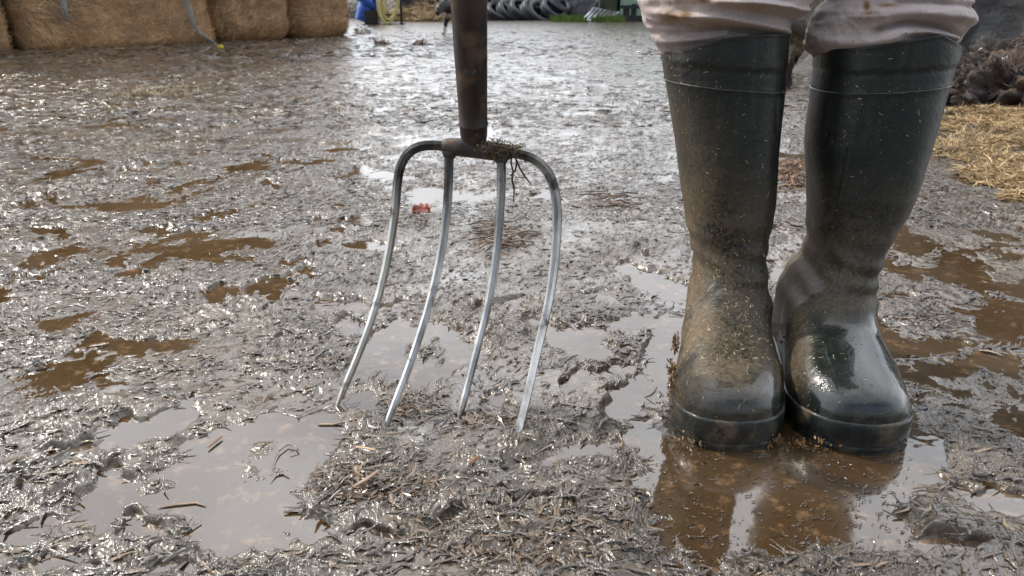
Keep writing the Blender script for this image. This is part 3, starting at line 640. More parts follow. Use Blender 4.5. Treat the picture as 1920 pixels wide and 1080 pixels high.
body = skinned('body', [
    [((.335, .95, .95), .10), ((.335, .94, 1.12), .10), ((.335, .94, 1.28), .105), ((.335, .95, 1.38), .075), ((.335, .945, 1.45), .052), ((.335, .925, 1.53), .066), ((.335, .915, 1.60), .082), ((.335, .92, 1.67), .066)],
    [((.335, .94, 1.28), .105), ((.22, .95, 1.36), .062), (S1, .052), ((.06, .93, 1.16), .040), ((.03, .86, 1.09), .036), ((HX+.035, .755, 1.06), .026), ((HX+.022, .722, 1.045), .024)],
    [((.335, .94, 1.28), .105), ((.45, .95, 1.36), .062), (S2, .052), ((.545, .97, 1.12), .040), ((.55, .90, .93), .034), ((.548, .87, .86), .025), ((.547, .862, .825), .026)],
    *[[((HX+.030, .715, HZ+.022-.017*k), .0095), ((HX+.012, .688, HZ+.024-.018*k), .009), ((HX-.015, .683, HZ+.024-.018*k), .0085), ((HX-.024, .700, HZ+.022-.018*k), .0075)] for k in range(4)],
    [((HX+.02, .735, HZ+.04), .010), ((HX-.008, .728, HZ+.046), .009), ((HX-.022, .715, HZ+.044), .008)],
    *[[((.530+.011*k, .858, .812), .0095), ((.529+.012*k, .852, .785), .009), ((.530+.012*k, .858, .762-.003*(k in (1, 2))), .0085), ((.531+.012*k, .868, .745-.004*(k in (1, 2))), .007)] for k in range(4)],
    [((.530, .850, .832), .011), ((.517, .838, .808), .0095), ((.514, .838, .785), .008)]], M_SKIN, PERSON)
jk = skinned('jacket', [
    [((.335, .95, .98), (.155, .125)), ((.335, .945, 1.12), (.155, .125)), ((.335, .945, 1.27), (.165, .125)), ((.335, .95, 1.36), (.12, .095)), ((.335, .945, 1.42), .07)],
    [((.335, .945, 1.27), (.165, .125)), (S1, .072), ((.06, .93, 1.16), .058), ((.03, .86, 1.09), .052), ((HX+.045, .785, 1.07), .040)],
    [((.335, .945, 1.27), (.165, .125)), (S2, .072), ((.545, .97, 1.12), .058), ((.55, .90, .93), .048), ((.549, .882, .895), .042)]], M_JACK, PERSON)
hb = MB(); hb.lathe([(.001, .115), (.05, .105), (.085, .07), (.100, .02), (.098, -.03), (.08, -.075), (.06, -.09)], (.335, .935, 1.635), (0, .25, 1), 40)
hair = hb.build('hair', M_HAIR, PERSON)
for sx in (-1, 1):
    eb = MB(); eb.lathe([(.001, .0125), (.008, .010), (.0125, 0), (.008, -.010), (.001, -.0125)], (.335+sx*.032, .842, 1.605), (0, -1, 0), 16); eb.build('eye', M_EYE, body)
nb = MB(); nb.tube([(.335, .838, 1.605), (.335, .822, 1.585), (.335, .815, 1.572), (.335, .835, 1.562)], [.006, .010, .013, .006], 10); nb.tube([(.312, .842, 1.535), (.335, .834, 1.537), (.358, .842, 1.535)], [.003, .006, .003], 8)
nb.build('nose', M_SKIN, body, sub=1)
# ================================================================== PITCHFORK
FORK = empty('pitchfork', G(800, 800), 'four-tined steel pitchfork standing upright with its tine tips in the mud', 'pitchfork')
M_TINE = mk('worn steel', (.42, .405, .38), (.82, .79, .745), 50, .18, .36, metal=.92, stretch=(1, 1, .12), lo=.35, hi=.6, bump=(160, .25, .0015), c3=(.07, .05, .035), c3s=30, c3lo=.6, c3hi=.68)
M_HEAD = mk('dull iron', (.05, .045, .042), (.13, .12, .11), 40, .45, .65, metal=.6, bump=(120, .5, .002), c3=(.16, .10, .06), c3s=25, c3lo=.58, c3hi=.7)
M_SOCK = mk('grimy iron socket', (.022, .017, .018), (.075, .05, .038), 24, .42, .65, metal=.35, stretch=(1, 1, .3), bump=(150, .5, .0015), c3=(.15, .10, .065), c3s=34, c3lo=.54, c3hi=.74)
M_WOOD = mk('grimy wooden shaft', (.10, .065, .045), (.22, .15, .10), 30, .55, .7, stretch=(1, 1, .12), bump=(80, .4, .002))
Yh = .85
def wear_top():   # the tines are bright where they are used and dark scaled near the crossbar
    t = M_TINE.node_tree; b = t.nodes['Principled BSDF']; L = t.links.new
    co = nn(t, 'ShaderNodeTexCoord'); sx = nn(t, 'ShaderNodeSeparateXYZ'); L(co.outputs['Object'], sx.inputs[0])
    no = nn(t, 'ShaderNodeTexNoise'); no.inputs['Scale'].default_value = 45; no.inputs['Detail'].default_value = 6; mp_ = nn(t, 'ShaderNodeMapping'); mp_.inputs['Scale'].default_value = (1, 1, .15); L(co.outputs['Object'], mp_.inputs[0]); L(mp_.outputs[0], no.inputs['Vector'])
    ad = nn(t, 'ShaderNodeMath', operation='MULTIPLY_ADD'); L(no.outputs['Fac'], ad.inputs[0]); ad.inputs[1].default_value = .24; L(sx.outputs['Z'], ad.inputs[2])
    mr_ = nn(t, 'ShaderNodeMapRange'); L(ad.outputs[0], mr_.inputs[0]); mr_.inputs[1].default_value = .22; mr_.inputs[2].default_value = .42
    mu = nn(t, 'ShaderNodeMapRange'); L(ad.outputs[0], mu.inputs[0]); mu.inputs[1].default_value = .105; mu.inputs[2].default_value = .135; mu.inputs[3].default_value = .6; mu.inputs[4].default_value = 0; m5 = nn(t, 'ShaderNodeMix', data_type='RGBA'); L(mu.outputs[0], m5.inputs['Factor']); L(b.inputs['Base Color'].links[0].from_socket, m5.inputs['A']); m5.inputs['B'].default_value = (.10, .07, .045, 1); src = m5.outputs['Result']; mi = nn(t, 'ShaderNodeMix', data_type='RGBA'); L(mr_.outputs[0], mi.inputs['Factor']); L(src, mi.inputs['A']); mi.inputs['B'].default_value = (.045, .042, .04, 1); L(mi.outputs['Result'], b.inputs['Base Color'])
wear_top()
TN = [([(838, 274), (812, 271), (790, 271), (770, 279), (756, 295), (748, 318), (744, 350), (742, 390), (735, 440), (722, 510), (706, 570), (688, 625), (662, 690), (646, 727), (635, 754)], 0),
      ([(842, 282), (842, 310), (841, 350), (838, 400), (830, 460), (818, 520), (803, 580), (784, 640), (765, 695), (745, 745), (723, 803)], 0),
      ([(940, 290), (940, 320), (940, 360), (937, 410), (933, 460), (925, 520), (914, 580), (900, 635), (886, 690), (873, 740), (861, 785)], 0),
      ([(945, 286), (972, 287), (995, 292), (1016, 305), (1031, 325), (1040, 350), (1045, 385), (1045, 430), (1041, 480), (1034, 540), (1022, 600), (1007, 660), (995, 715), (982, 770), (967, 828)], 0)]
for idx, (pp, _) in enumerate(TN):
    ty = pp[-1][1]; tipY = G(*pp[-1], z=.004).y; pts = []
    # resample smoothly
    a = np.array(pp, float); sl = np.concatenate([[0], np.cumsum(np.hypot(*np.diff(a, axis=0).T))]); q = np.linspace(0, sl[-1], 44)
    xs = np.interp(q, sl, a[:, 0]); ys = np.interp(q, sl, a[:, 1])
    for _k in range(3):
        xs[1:-1] = (xs[:-2]+2*xs[1:-1]+xs[2:])/4; ys[1:-1] = (ys[:-2]+2*ys[1:-1]+ys[2:])/4
    for x, y in zip(xs, ys):
        s_ = min(max((y-280)/(ty-280), 0), 1); pts.append(P(x, y, Yh+(tipY-Yh)*s_**1.35))
    tip = pts[-1]-pts[-2]; pts.append(pts[-1]+tip.normalized()*.012)
    m = len(pts); rr = []
    for j in range(m):
        f_ = j/(m-1); r0 = .0060 if idx in (0, 3) else .0057
        rr.append(r0*(1-.28*f_) if f_ < .94 else r0*.72*(1-(f_-.94)/.06*.65))
    mb = MB(); mb.tube(pts, rr, 8, up=(0, 1, 0)); o = mb.build('tine', M_TINE, FORK, smooth=False)
    me = o.data; 
    # upper third carries dark scale
    continue
mb = MB(); cpts = [P(826, 271, Yh), P(836, 274, Yh), P(860, 276, Yh), P(890, 278, Yh), P(920, 283, Yh), P(945, 287, Yh), P(962, 289, Yh)]
mb.tube(cpts, [.0068, .0098, .0108, .0115, .0112, .0098, .0072], 14); 
for (x, y) in ((843, 284), (940, 294)): mb.tube([P(x, y-8, Yh), P(x, y+4, Yh), P(x, y+16, Yh)], [.0105, .0085, .0064], 12)
mb.build('crossbar', M_HEAD, FORK, sub=1)
hb_ = P(889, 268, Yh+.004); ht_ = P(879, 0, .812); ax = (ht_-hb_); Ls = ax.length; axn = ax.normalized()
def along(d): return hb_+axn*d
mb = MB(); mb.tube([along(-.006), along(-.003), along(.003), along(.010), along(.0225), along(.0235), along(.0245), along(.0255), along(.05), along(.10), along(.16), along(.23)],
                   [.0115, .0125, .0140, .0153, .0160, .0166, .0166, .0158, .0163, .0176, .0188, .0200], 28)
mb.build('socket', M_SOCK, FORK)
mb = MB(); mb.tube([along(.225), along(.24), along(.5), along(.9), along(1.0)], [.0192, .0196, .0185, .0180, .0180], 20); mb.build('shaft', M_WOOD, FORK)
mb = MB(); e_ = along(1.0); xv = Vector((1, 0, 0))
mb.tube([e_, e_+axn*.03+xv*.02, e_+axn*.07+xv*.05, e_+axn*.11+xv*.055], [.012, .011, .009, .009], 10); mb.tube([e_, e_+axn*.03-xv*.02, e_+axn*.07-xv*.05, e_+axn*.11-xv*.055], [.012, .011, .009, .009], 10)
mb.tube([e_+axn*.11-xv*.058, e_+axn*.11+xv*.058], .014, 14); mb.build('grip', M_WOOD, FORK)
mb = MB(); rv = P(884, 138, .82); rv = along((rv-hb_).dot(axn))
mb.lathe([(.0001, .0007), (.004, .0006), (.0056, .0002), (.006, -.001)], tuple(rv+Vector((0, -.0172, 0))), (0, -1, 0), 18); mb.build('rivet', M_HEAD, FORK)
# clump of muddy straw caught on the crossbar
def clump(name, c, sig, n, L, W, mat, label, cat, dirw=(1, 1, 1), **kw):
    C = np.array(c)+rng.normal(0, 1, (n, 3))*sig; D = rng.normal(0, 1, (n, 3))*dirw; D /= np.linalg.norm(D, axis=1)[:, None]; N = rng.normal(0, 1, (n, 3)); N -= D*(N*D).sum(1)[:, None]; N /= np.linalg.norm(N, axis=1)[:, None]
    v, q = strands(C, D, N, L[0]+(L[1]-L[0])*rng.random(n)**2, rng.uniform(*W, n), .3, .5, 4, True)
    return v, q
M_CLUMP = mk('damp straw clump', (.5, .5, .5), (1.1, 1.1, 1.1), 60, .5, island=[(.06, .04, .025), (.12, .075, .035), (.22, .14, .06), (.34, .25, .12)])
vv = []; qq = []; off = 0
for (px, py, sg, n_, L_) in ((930, 277, (.007, .006, .0042), 200, (.003, .016)), (952, 278, (.006, .006, .0035), 130, (.003, .015)), (905, 268, (.006, .006, .003), 50, (.003, .014)), (922, 290, (.005, .005, .003), 60, (.004, .014)), (970, 279, (.004, .005, .002), 50, (.004, .016))):
    v, q = clump('', P(px, py, Yh-.008), sg, n_, L_, (.0005, .0016), None, '', ''); vv.append(v); qq.append(q+off); off += len(v)
tb = MB()
for pts in ([(960, 290), (958, 305), (962, 322), (960, 338), (964, 352), (963, 380)], [(966, 290), (969, 306), (966, 320), (957, 330)], [(968, 300), (975, 316), (985, 332), (996, 346)], [(972, 292), (982, 298), (987, 306)]):
    tb.tube([P(x, y, Yh-.008) for x, y in pts], [.0011]*(len(pts)-1)+[.0005], 5)
tv = np.concatenate(tb.v)
o = ob('straw_clump', mesh('straw_clump', np.concatenate(vv), np.concatenate(qq), M_CLUMP), label='muddy tuft of straw and roots caught on the crossbar of the pitchfork', cat='straw')
r_ = tb.build('dangling_roots', mk('root', (.03, .02, .012), (.08, .05, .03), 60, .6)); r_.parent = o
# ================================================================== HAY BALES
M_HAY = mk('hay', (.38, .21, .09), (.62, .38, .18), 9, .75, stretch=(1, 1, .6), bump=(40, .8, .03), bump2=(11, .6, .08), c3=(.28, .18, .10), c3s=2.2, c3lo=.5, c3hi=.68)
M_HAYS = mk('hay stalks', (.6, .6, .6), (1, 1, 1), 6, .6, island=[(.30, .155, .065), (.48, .27, .12), (.62, .38, .19), (.8, .57, .32)])
def bale_mesh(wd, dp, ht, seed, ns=3200, rad=.16):
    n = 46; g = np.linspace(-1, 1, n); F_ = []; V = []; Q = []
    for ax_ in range(3):
        for sg in (-1, 1):
            a, b_ = np.meshgrid(g, g, indexing='ij'); p = np.zeros((n*n, 3)); o_ = [k for k in range(3) if k != ax_]
            p[:, ax_] = sg; p[:, o_[0]] = a.ravel(); p[:, o_[1]] = b_.ravel(); base = len(V)*n*n
            i, k = np.meshgrid(np.arange(n-1), np.arange(n-1), indexing='ij'); i = i.ravel(); k = k.ravel(); q = np.stack([i*n+k, (i+1)*n+k, (i+1)*n+k+1, i*n+k+1], 1)
            flip = (sg > 0) != (ax_ == 1)
            if not flip: q = q[:, ::-1]
            V.append(p); Q.append(q+base)
    V = np.concatenate(V); Q = np.concatenate(Q); hs = np.array([wd, dp, ht])/2; P_ = V*hs; inner = np.clip(P_, -(hs-rad), hs-rad); d = P_-inner; ln = np.linalg.norm(d, axis=1, keepdims=True)+1e-9
    N = d/ln; P2 = inner+N*rad; P2 += N*(fbm3(P2+seed, 1.6, 2, seed)*.035+fbm3(P2+seed, 7, 3, seed+4)*.014)[:, None]; P2[:, 2] += ht/2; P2[:, 2] = np.maximum(P2[:, 2], 0)
    # stalks on the front and sides
    idx = rng.choice(len(Q), ns*3); c = P2[Q[idx]].mean(1); nn_ = N[Q[idx]].mean(1); k = (nn_[:, 1] < -.2) | (nn_[:, 0] > .6) | (nn_[:, 2] > .8); c = c[k][:ns]; nn_ = nn_[k][:ns]; nn_ /= np.linalg.norm(nn_, axis=1, keepdims=True)+1e-9
    ang = 2.2*fbm3(c, .9, 2, seed+9)+rng.normal(0, .5, len(c)); e1 = np.cross(nn_, [0.01, 0.02, 1.0]); e1 /= np.linalg.norm(e1, axis=1, keepdims=True)+1e-9; e2 = np.cross(nn_, e1)
    D = e1*np.cos(ang)[:, None]+e2*np.sin(ang)[:, None]+nn_*rng.normal(0, .15, (len(c), 1)); D /= np.linalg.norm(D, axis=1, keepdims=True)
    sv, sq = strands(c+nn_*.012, D, nn_, rng.uniform(.05, .20, len(c)), rng.uniform(.002, .0055, len(c)), .25, .35, 4, False)
    me = mesh('hay_bale', np.concatenate([P2, sv]), np.concatenate([Q, sq+len(P2)]), M_HAY); me.materials.append(M_HAYS)
    mi = np.zeros(len(me.polygons), np.int32); mi[len(Q):] = 1; me.polygons.foreach_set('material_index', mi); return me
A0 = G(0, 98); A1 = G(672, 68)
bdir = (A1-A0).normalized(); ang = math.atan2(bdir.y, bdir.x); perp = Vector((-bdir.y, bdir.x, 0))
def base_at(px):   # where the column px meets the foot of the bale wall
    d = G(px, 98-30*px/672.0); t = (d-A0).dot(bdir); return t
HB = 1.24
cols = [(-2, base_at(-330), base_at(-120)), (-1, base_at(-118), base_at(37)), (0, base_at(41), base_at(410)), (1, base_at(413), base_at(560)), (2, base_at(562), base_at(676))]
LAB = {0: 'wide hay bale in the ground row with grey netting down its face', 1: 'brown hay bale in the ground row just right of the hanging net', 2: 'hay bale at the right end of the ground row beside the blue drum', -1: 'brown hay bale at the left edge of the ground row beside the dark upright gap', -2: 'brown hay bale beyond the left edge of the ground row'}
ROW = {0: 'ground row', 1: 'second row', 2: 'top row'}
grp = 'brown hay bales stacked into a wall'
WHERE = {0: 'above the wide netted bale', 1: 'above the bale right of the net', 2: 'at the right end above the blue drum', -1: 'above the bale at the left edge', -2: 'beyond the left edge'}
vari = {}
for (ci, t0, t1) in cols:
    wd = t1-t0; me = bale_mesh(wd-.03, 1.35, HB, 40+ci*7, 13000 if ci in (0, 1) else 8000, .24 if ci > 0 else .14); vari[ci] = me
    c = A0+bdir*((t0+t1)/2)+perp*.70
    for r_ in range(3):
        lab = LAB[ci] if r_ == 0 else 'hay bale in the %s, %s' % (ROW[r_], WHERE[ci])
        o = ob('hay_bale', me, label=lab, cat='hay bale', group=grp, loc=(c.x+random.uniform(-.02, .02), c.y+random.uniform(-.03, .03), -.05+r_*(HB-.02)))
        o.rotation_euler = (0, 0, ang)
# netting on the bales
M_NET = mk('grey bale netting', (.32, .36, .36), (.5, .54, .54), 60, .6)
def facept(px, py, outw=.03):
    # point on the bale front face plane under that column
    best = A0; u = (px-960)/F; v = (540-py)/F; d = Vector((u, cp+v*sp, -sp+v*cp)); o_ = Vector((0, 0, CAM_H))
    nrm = -perp; p0 = A0+nrm*outw; t = (p0-o_).dot(nrm)/d.dot(nrm); return o_+d*t
def netting(pts, wdt, label, n=9):
    mb = MB(); pts = [facept(*p, .035) for p in pts]
    for k in range(n):
        off = rng.normal(0, 1, 3)*[wdt, .01, wdt*.2]; q = []
        for j, p in enumerate(pts): q.append(p+Vector(off)*(1-.55*j/(len(pts)-1))+Vector(rng.normal(0, .006, 3)))
        mb.tube(q, .0028, 4)
    mb.build('bale_netting', M_NET, label=label, cat='netting', group='grey netting strands on the bale wall')
netting([(112, -110), (113, -50), (115, -10), (119, 12), (123, 36)], .03, 'short grey tail of bale netting hanging on the left of the wide bale')
netting([(335, -110), (340, -50), (347, -5), (356, 25), (370, 55), (388, 73), (408, 84)], .028, 'long curved grey netting trailing down the right of the wide bale to the ground', 11)
tagm = MB(); tagm.box(G(413, 88, .02), (.05, .03, .035)); tagm.build('yellow_tag', mk('yellow plastic', (.75, .55, .05)), bevel=.006, label='tiny yellow scrap lying at the foot of the bales by the net', cat='litter')
# ================================================================== STRAW LITTER ON THE YARD
M_GOLD = mk('golden straw', (.55, .55, .55), (1.1, 1.1, 1.1), 12, .55, island=[(.10, .06, .03), (.30, .18, .07), (.52, .35, .15), (.78, .60, .34)])
M_PALE = mk('pale trodden straw', (.6, .6, .6), (1, 1, 1), 12, .5, island=[(.08, .06, .035), (.28, .20, .10), (.55, .44, .24)])
M_RUST = mk('rusty brown straw', (.6, .6, .6), (1, 1, 1), 12, .5, island=[(.07, .035, .02), (.24, .11, .05), (.42, .25, .12)])
def litter(name, blobs, n, L, W, mat, label, cat, H=.03, kind='stuff', **kw):
    Cx = []
    for (px, py, rx, ry, wt) in blobs:
        m_ = int(n*wt); a = rng.uniform(0, 2*math.pi, m_); r_ = np.sqrt(rng.random(m_)); X_ = px+rx*r_*np.cos(a); Y_ = py+ry*r_*np.sin(a)
        u = (X_-960)/F; v = (540-Y_)/F; s = -CAM_H/(-sp+v*cp); x = u*s; y = (cp+v*sp)*s
        k = np.exp(-r_**2*1.5)*(.4+.6*(fbm2(x, y, 3, 2, 77) > -.1)); sel = rng.random(m_) < ss(-.25-.3*(name == 'golden_straw'), .25, fbm2(x, y, 5, 3, 78)-.25*r_**2+.1); x = x[sel]; y = y[sel]; k = k[sel]; m_ = len(x); Cx.append(np.stack([x, y, rng.random(m_)*H*k+np.maximum(terrain(x, y, np.full(m_, .03)), 0)+.002], 1))
    C = np.concatenate(Cx); n = len(C); D = rng.normal(0, 1, (n, 3))*[1, 1, .22]; D /= np.linalg.norm(D, axis=1)[:, None]; N = np.tile([0, 0, 1.], (n, 1))+rng.normal(0, .3, (n, 3)); N -= D*(N*D).sum(1)[:, None]; N /= np.linalg.norm(N, axis=1)[:, None]
    v, q = strands(C, D, N, L[0]+(L[1]-L[0])*rng.random(n)**1.5, rng.uniform(*W, n), .3, .4, 4, False)
    return ob(name, mesh(name, v, q, mat), kind=kind, label=label, cat=cat)
litter('golden_straw', [(1830, 262, 150, 50, .5), (1900, 320, 110, 36, .25), (1850, 225, 110, 22, .2), (1915, 374, 40, 7, .05)], 21000, (.015, .08), (.0012, .0038), M_GOLD, 'golden straw spread on the wet yard in front of the dark muck heap', 'straw', .05)
litter('trampled_straw', [(300, 176, 90, 7, .5), (335, 166, 50, 5, .25), (220, 186, 40, 4, .2), (255, 180, 60, 5, .15)], 1300, (.02, .09), (.002, .005), M_PALE, 'pale trodden straw in a thin streak on the mud before the bales', 'straw', .02)
litter('trampled_straw', [(655, 205, 45, 6, .7), (640, 212, 35, 5, .3)], 400, (.015, .05), (.0015, .004), M_PALE, 'small pale wisp of straw on the mud left of the fork socket', 'straw', .015)
litter('trampled_straw', [(180, 118, 24, 3, 1)], 120, (.04, .1), (.006, .012), M_PALE, 'tiny pale straw wisp near the foot of the bale wall', 'straw', .02)
litter('brown_straw', [(1485, 318, 50, 14, .7), (1480, 350, 46, 12, .3)], 900, (.02, .08), (.002, .005), M_RUST, 'rusty brown straw lying between the two boots', 'straw', .02)
litter('brown_straw', [(775, 215, 1, 1, .01), (715, 84, 14, 2, .5), (790, 84, 16, 2, .5)], 300, (.05, .2), (.01, .02), M_RUST, 'small brown muck patches on the wet yard before the hose stand', 'muck', .05)
litter('brown_straw', [(930, 800, 60, 24, .14), (700, 905, 150, 55, .42), (775, 765, 60, 24, .1), (1000, 1000, 260, 70, .24), (1190, 760, 60, 60, .04), (960, 610, 60, 30, .06)], 2600, (.006, .03), (.0008, .003), M_BROWN, 'brown matted straw and muck trodden into the mud in front of the fork', 'straw', .006)
# twig bundle behind the third tine
M_TWIG = mk('dark twigs', (.6, .6, .6), (1, 1, 1), 30, .45, island=[(.06, .035, .022), (.16, .09, .055), (.30, .20, .12)], coat=.3)
def lay(name, pts, r_, mat, label, cat, n=6, z=.006, group=None):
    mb = MB(); q = []
    for p in pts: g_ = G(p[0], p[1], 0); zz_ = float(terrain(np.array([g_.x]), np.array([g_.y]), np.array([.01]))[0]); q.append(Vector((g_.x, g_.y, max(zz_, 0)+z)))
    rr_ = [x*.62 for x in r_] if not isinstance(r_, float) else r_
    rr_ = [min(rr_)*.25]+rr_+[min(rr_)*.25] if not isinstance(rr_, float) else rr_
    if not isinstance(rr_, float): q = [q[0]+(q[0]-q[1])*.18]+q+[q[-1]+(q[-1]-q[-2])*.15]
    mb.tube(q, rr_, n, flat=.55); return mb.build(name, mat, label=label, cat=cat, group=group)
mb = MB()
for k in range(46):
    x0 = rng.uniform(900, 985); y0 = rng.uniform(430, 478); l = rng.uniform(25, 75); an = rng.normal(-.12, .22)
    q = []
    for t_ in (-.5, -.15, .2, .5):
        xx = x0+l*t_*math.cos(an); yy = y0+l*t_*math.sin(an)*.6+rng.normal(0, 1.2); g_ = G(xx, yy); q.append(Vector((g_.x, g_.y, .012+rng.uniform(0, .018)*(1-abs(t_)))))
    mb.tube(q, rng.uniform(.0009, .002), 5)
mb.build('twig_bundle', M_TWIG, label='loose bundle of dark twigs and roots lying behind the third fork tine', cat='twigs')
mb = MB()
for k in range(20):
    x0 = rng.uniform(1100, 1200); y0 = rng.uniform(372, 402); l = rng.uniform(25, 60); an = rng.normal(-.1, .2)
    q = []
    for t_ in (-.5, 0, .5):
        g_ = G(x0+l*t_, y0+l*t_*math.sin(an)*.6); q.append(Vector((g_.x, g_.y, .012+rng.uniform(0, .012))))
    mb.tube(q, rng.uniform(.001, .0022), 5)
mb.build('twig_bundle', M_TWIG, label='thin scatter of dark twigs lying on the mud left of the rubber boots', cat='twigs')
# red leaf
g0 = G(790, 404); n_ = 14; rows = []
for j in range(n_):
    t_ = j/(n_-1); w_ = .011*math.sin(math.pi*min(t_*1.06, 1))**.7*(1-.2*t_)+.0003; x = g0.x-.020+.040*t_
    zc_ = .010+.010*t_*(1-t_)
    e_ = .0022*math.sin(t_*19+1)
    rows.append(np.array([(x+.004, g0.y+w_*1.1, zc_+.012+e_), (x, g0.y+w_*.5, zc_+.004), (x, g0.y, zc_-.004), (x-.003, g0.y-w_*.9, zc_-.002-e_)]))
V, Q = loft(rows, close=False)
lf = ob('red_leaf', mesh('red_leaf', V, Q, mk('red leaf', (.20, .022, .010), (.30, .05, .018), 60, .3, coat=.6)), label='curled wet red leaf on the mud between the first two fork tines', cat='leaf')
s_ = lf.modifiers.new('s', 'SOLIDIFY'); s_.thickness = .0006
M_STALK = mk('pale stalk', (.14, .095, .055), (.30, .215, .13), 40, .4, stretch=(1, .2, 1), coat=.4)
lay('straw_stalk', [(600, 797), (625, 797), (660, 794)], [.0034, .0036, .0030], M_STALK, 'thick pale stalk lying in the puddle left of the second tine tip', 'stalk', 8, .001)
lay('straw_stalk', [(392, 842), (408, 829), (416, 823)], [.0024, .0028, .002], mk('orange stalk', (.18, .09, .045), (.27, .14, .07), 40, .4), 'short orange brown stalk at the edge of the big grey puddle', 'stalk', 8, .003)
lay('straw_stalk', [(672, 478+396), (690, 879), (706, 886)], [.0026, .0028, .0024], mk('bright stalk', (.38, .25, .14), (.52, .37, .22), 40, .4), 'bright broken straw stalk on the muddy mound in the foreground', 'stalk', 8, .012)
lay('straw_stalk', [(300, 953), (330, 948), (368, 944), (384, 950)], [.0012, .003, .003, .001], M_STALK, 'thin brown stalk floating in the lower part of the big grey puddle', 'stalk', 8, .001)
lay('straw_stalk', [(880, 900), (890, 893), (898, 890)], [.002, .003, .002], mk('orange chip', (.26, .11, .05), (.34, .16, .08), 40, .4), 'small orange chip on the foreground mud below the last tine', 'stalk', 8, .008)
lay('straw_stalk', [(728, 838), (736, 838), (748, 835)], [.002, .0035, .002], M_STALK, 'flat pale chip on the mud below the second tine tip', 'stalk', 8, .006)
lay('straw_stalk', [(512, 878), (517, 862), (524, 850), (540, 838), (556, 841), (560, 848), (545, 852)], [.0006, .0008, .0016, .0018, .0018, .0016, .001], M_SHRED, 'looped dark stem standing out of the big grey puddle', 'stalk', 6, .003)
lay('straw_stalk', [(670, 1010-60), (690, 942), (712, 930)], [.002, .004, .003], mk('pinkish chip', (.30, .20, .14), (.45, .31, .22), 40, .4), 'pinkish broken chip in the muddy foreground mound', 'stalk', 8, .012)
# ================================================================== LUMPS, HEAPS
def lump(name, c, rad, seed, mat, label, cat, amp=.3, fs=4, n=90, group=None, flat=0):
    th_ = np.linspace(0, math.pi, n//2); ph_ = np.arange(n)*2*math.pi/n; rings = []
    for t_ in th_: rings.append(np.stack([np.sin(t_)*np.cos(ph_), np.sin(t_)*np.sin(ph_), np.cos(t_)*np.ones(n)], 1))
    V, Q = loft(rings); N = V.copy(); r0 = np.array(rad); Pp = V*r0
    d = 1+amp*(fbm3(Pp+seed, fs/max(rad), 5, seed)*.5); Pp = Pp*d[:, None]; Pp[:, 2] = np.maximum(Pp[:, 2], -.02)
    return ob(name, mesh(name, Pp, Q, mat), label=label, cat=cat, group=group, loc=tuple(c))
M_DARKM = mk('dark muck', (.022, .015, .012), (.09, .055, .04), 10, .4, .7, bump=(26, .9, .04), coat=.2, c3=(.16, .09, .05), c3s=9, c3lo=.58, c3hi=.66)
M_GREYH = mk('grey weathered muck', (.085, .085, .085), (.22, .21, .20), 5, .5, .8, bump=(14, .9, .08), bump2=(45, .7, .03), stretch=(1, 1, 1.6), c3=(.10, .075, .045), c3s=3)
cR = G(1990, 214)
MH = empty('muck_heap', (cR.x+.2, cR.y+.6, 0), 'tall grey muck heap with dark brown clods at its foot, right of the boots', 'muck heap')
o = lump('heap_top', (cR.x+1.75, cR.y+2.0, -.05), (2.1, 1.6, 2.7), 5, M_GREYH, None, None, .35, 6, 220); adopt(o, MH)
for k, (px, py, r_) in enumerate(((1800, 186, .17), (1835, 205, .24), (1890, 208, .28), (1960, 214, .34), (1850, 170, .22), (1930, 176, .30), (2040, 200, .4), (1800, 150, .15))):
    g_ = G(px, max(py, 196)); zz_ = 0 if py > 195 else .06
    o = lump('muck_clod', (g_.x+.05, g_.y+r_*.8, zz_), (r_, r_*.8, r_*.58), 60+k, M_DARKM, None, None, .9, 5, 150); adopt(o, MH)
# wisps of rotted straw over the heap
def wisps(src, n, L, W, mat, name, parent):
    me = src.data; m_ = len(me.vertices); co = np.zeros(m_*3, np.float32); me.vertices.foreach_get('co', co); co = co.reshape(-1, 3)+np.array(src.location); nm = np.zeros(m_*3, np.float32); me.vertices.foreach_get('normal', nm); nm = nm.reshape(-1, 3)
    k = rng.choice(np.where((co[:, 1] < np.array(src.location)[1]+.3) & (co[:, 2] > 0))[0], n); C = co[k]+rng.normal(0, .01, (n, 3)); N = nm[k]; D = rng.normal(0, 1, (n, 3))+[0, 0, -.4]; D -= N*(D*N).sum(1)[:, None]*.8; D /= np.linalg.norm(D, axis=1)[:, None]
    return strands(C, D, N, rng.uniform(*L, n), rng.uniform(*W, n), .4, .5, 4, False)
va = []; qa = []; of = 0
for src, n_, L_, W_ in [(o_, 420, (.02, .08), (.002, .006)) for o_ in list(MH.children) if o_.name.startswith('muck_clod')]+[(o_, 5000, (.04, .16), (.004, .012)) for o_ in list(MH.children) if o_.name.startswith('heap_top')]:
    v_, q_ = wisps(src, n_, L_, W_, None, None, None); va.append(v_); qa.append(q_+of); of += len(v_)
o = ob('straw_wisps', mesh('straw_wisps', np.concatenate(va), np.concatenate(qa), mk('rotted straw', (.6, .6, .6), (1, 1, 1), 10, .7, island=[(.03, .022, .016), (.09, .07, .05), (.22, .17, .12)])), kind='stuff'); adopt(o, MH)
g_ = G(1490, 170); lump('muck_lump', (g_.x-.035, g_.y+.12, 0), (.06, .07, .15), 88, M_DARKM, 'dark brown lump of muck seen between the tops of the boots', 'muck', .8, 3.5, 110)
M_STRB = mk('pale straw bale', (.62, .50, .32), (.82, .72, .52), 10, .8, stretch=(1, 1, .5), bump=(40, .7, .02), c3=(.2, .16, .1), c3s=7)
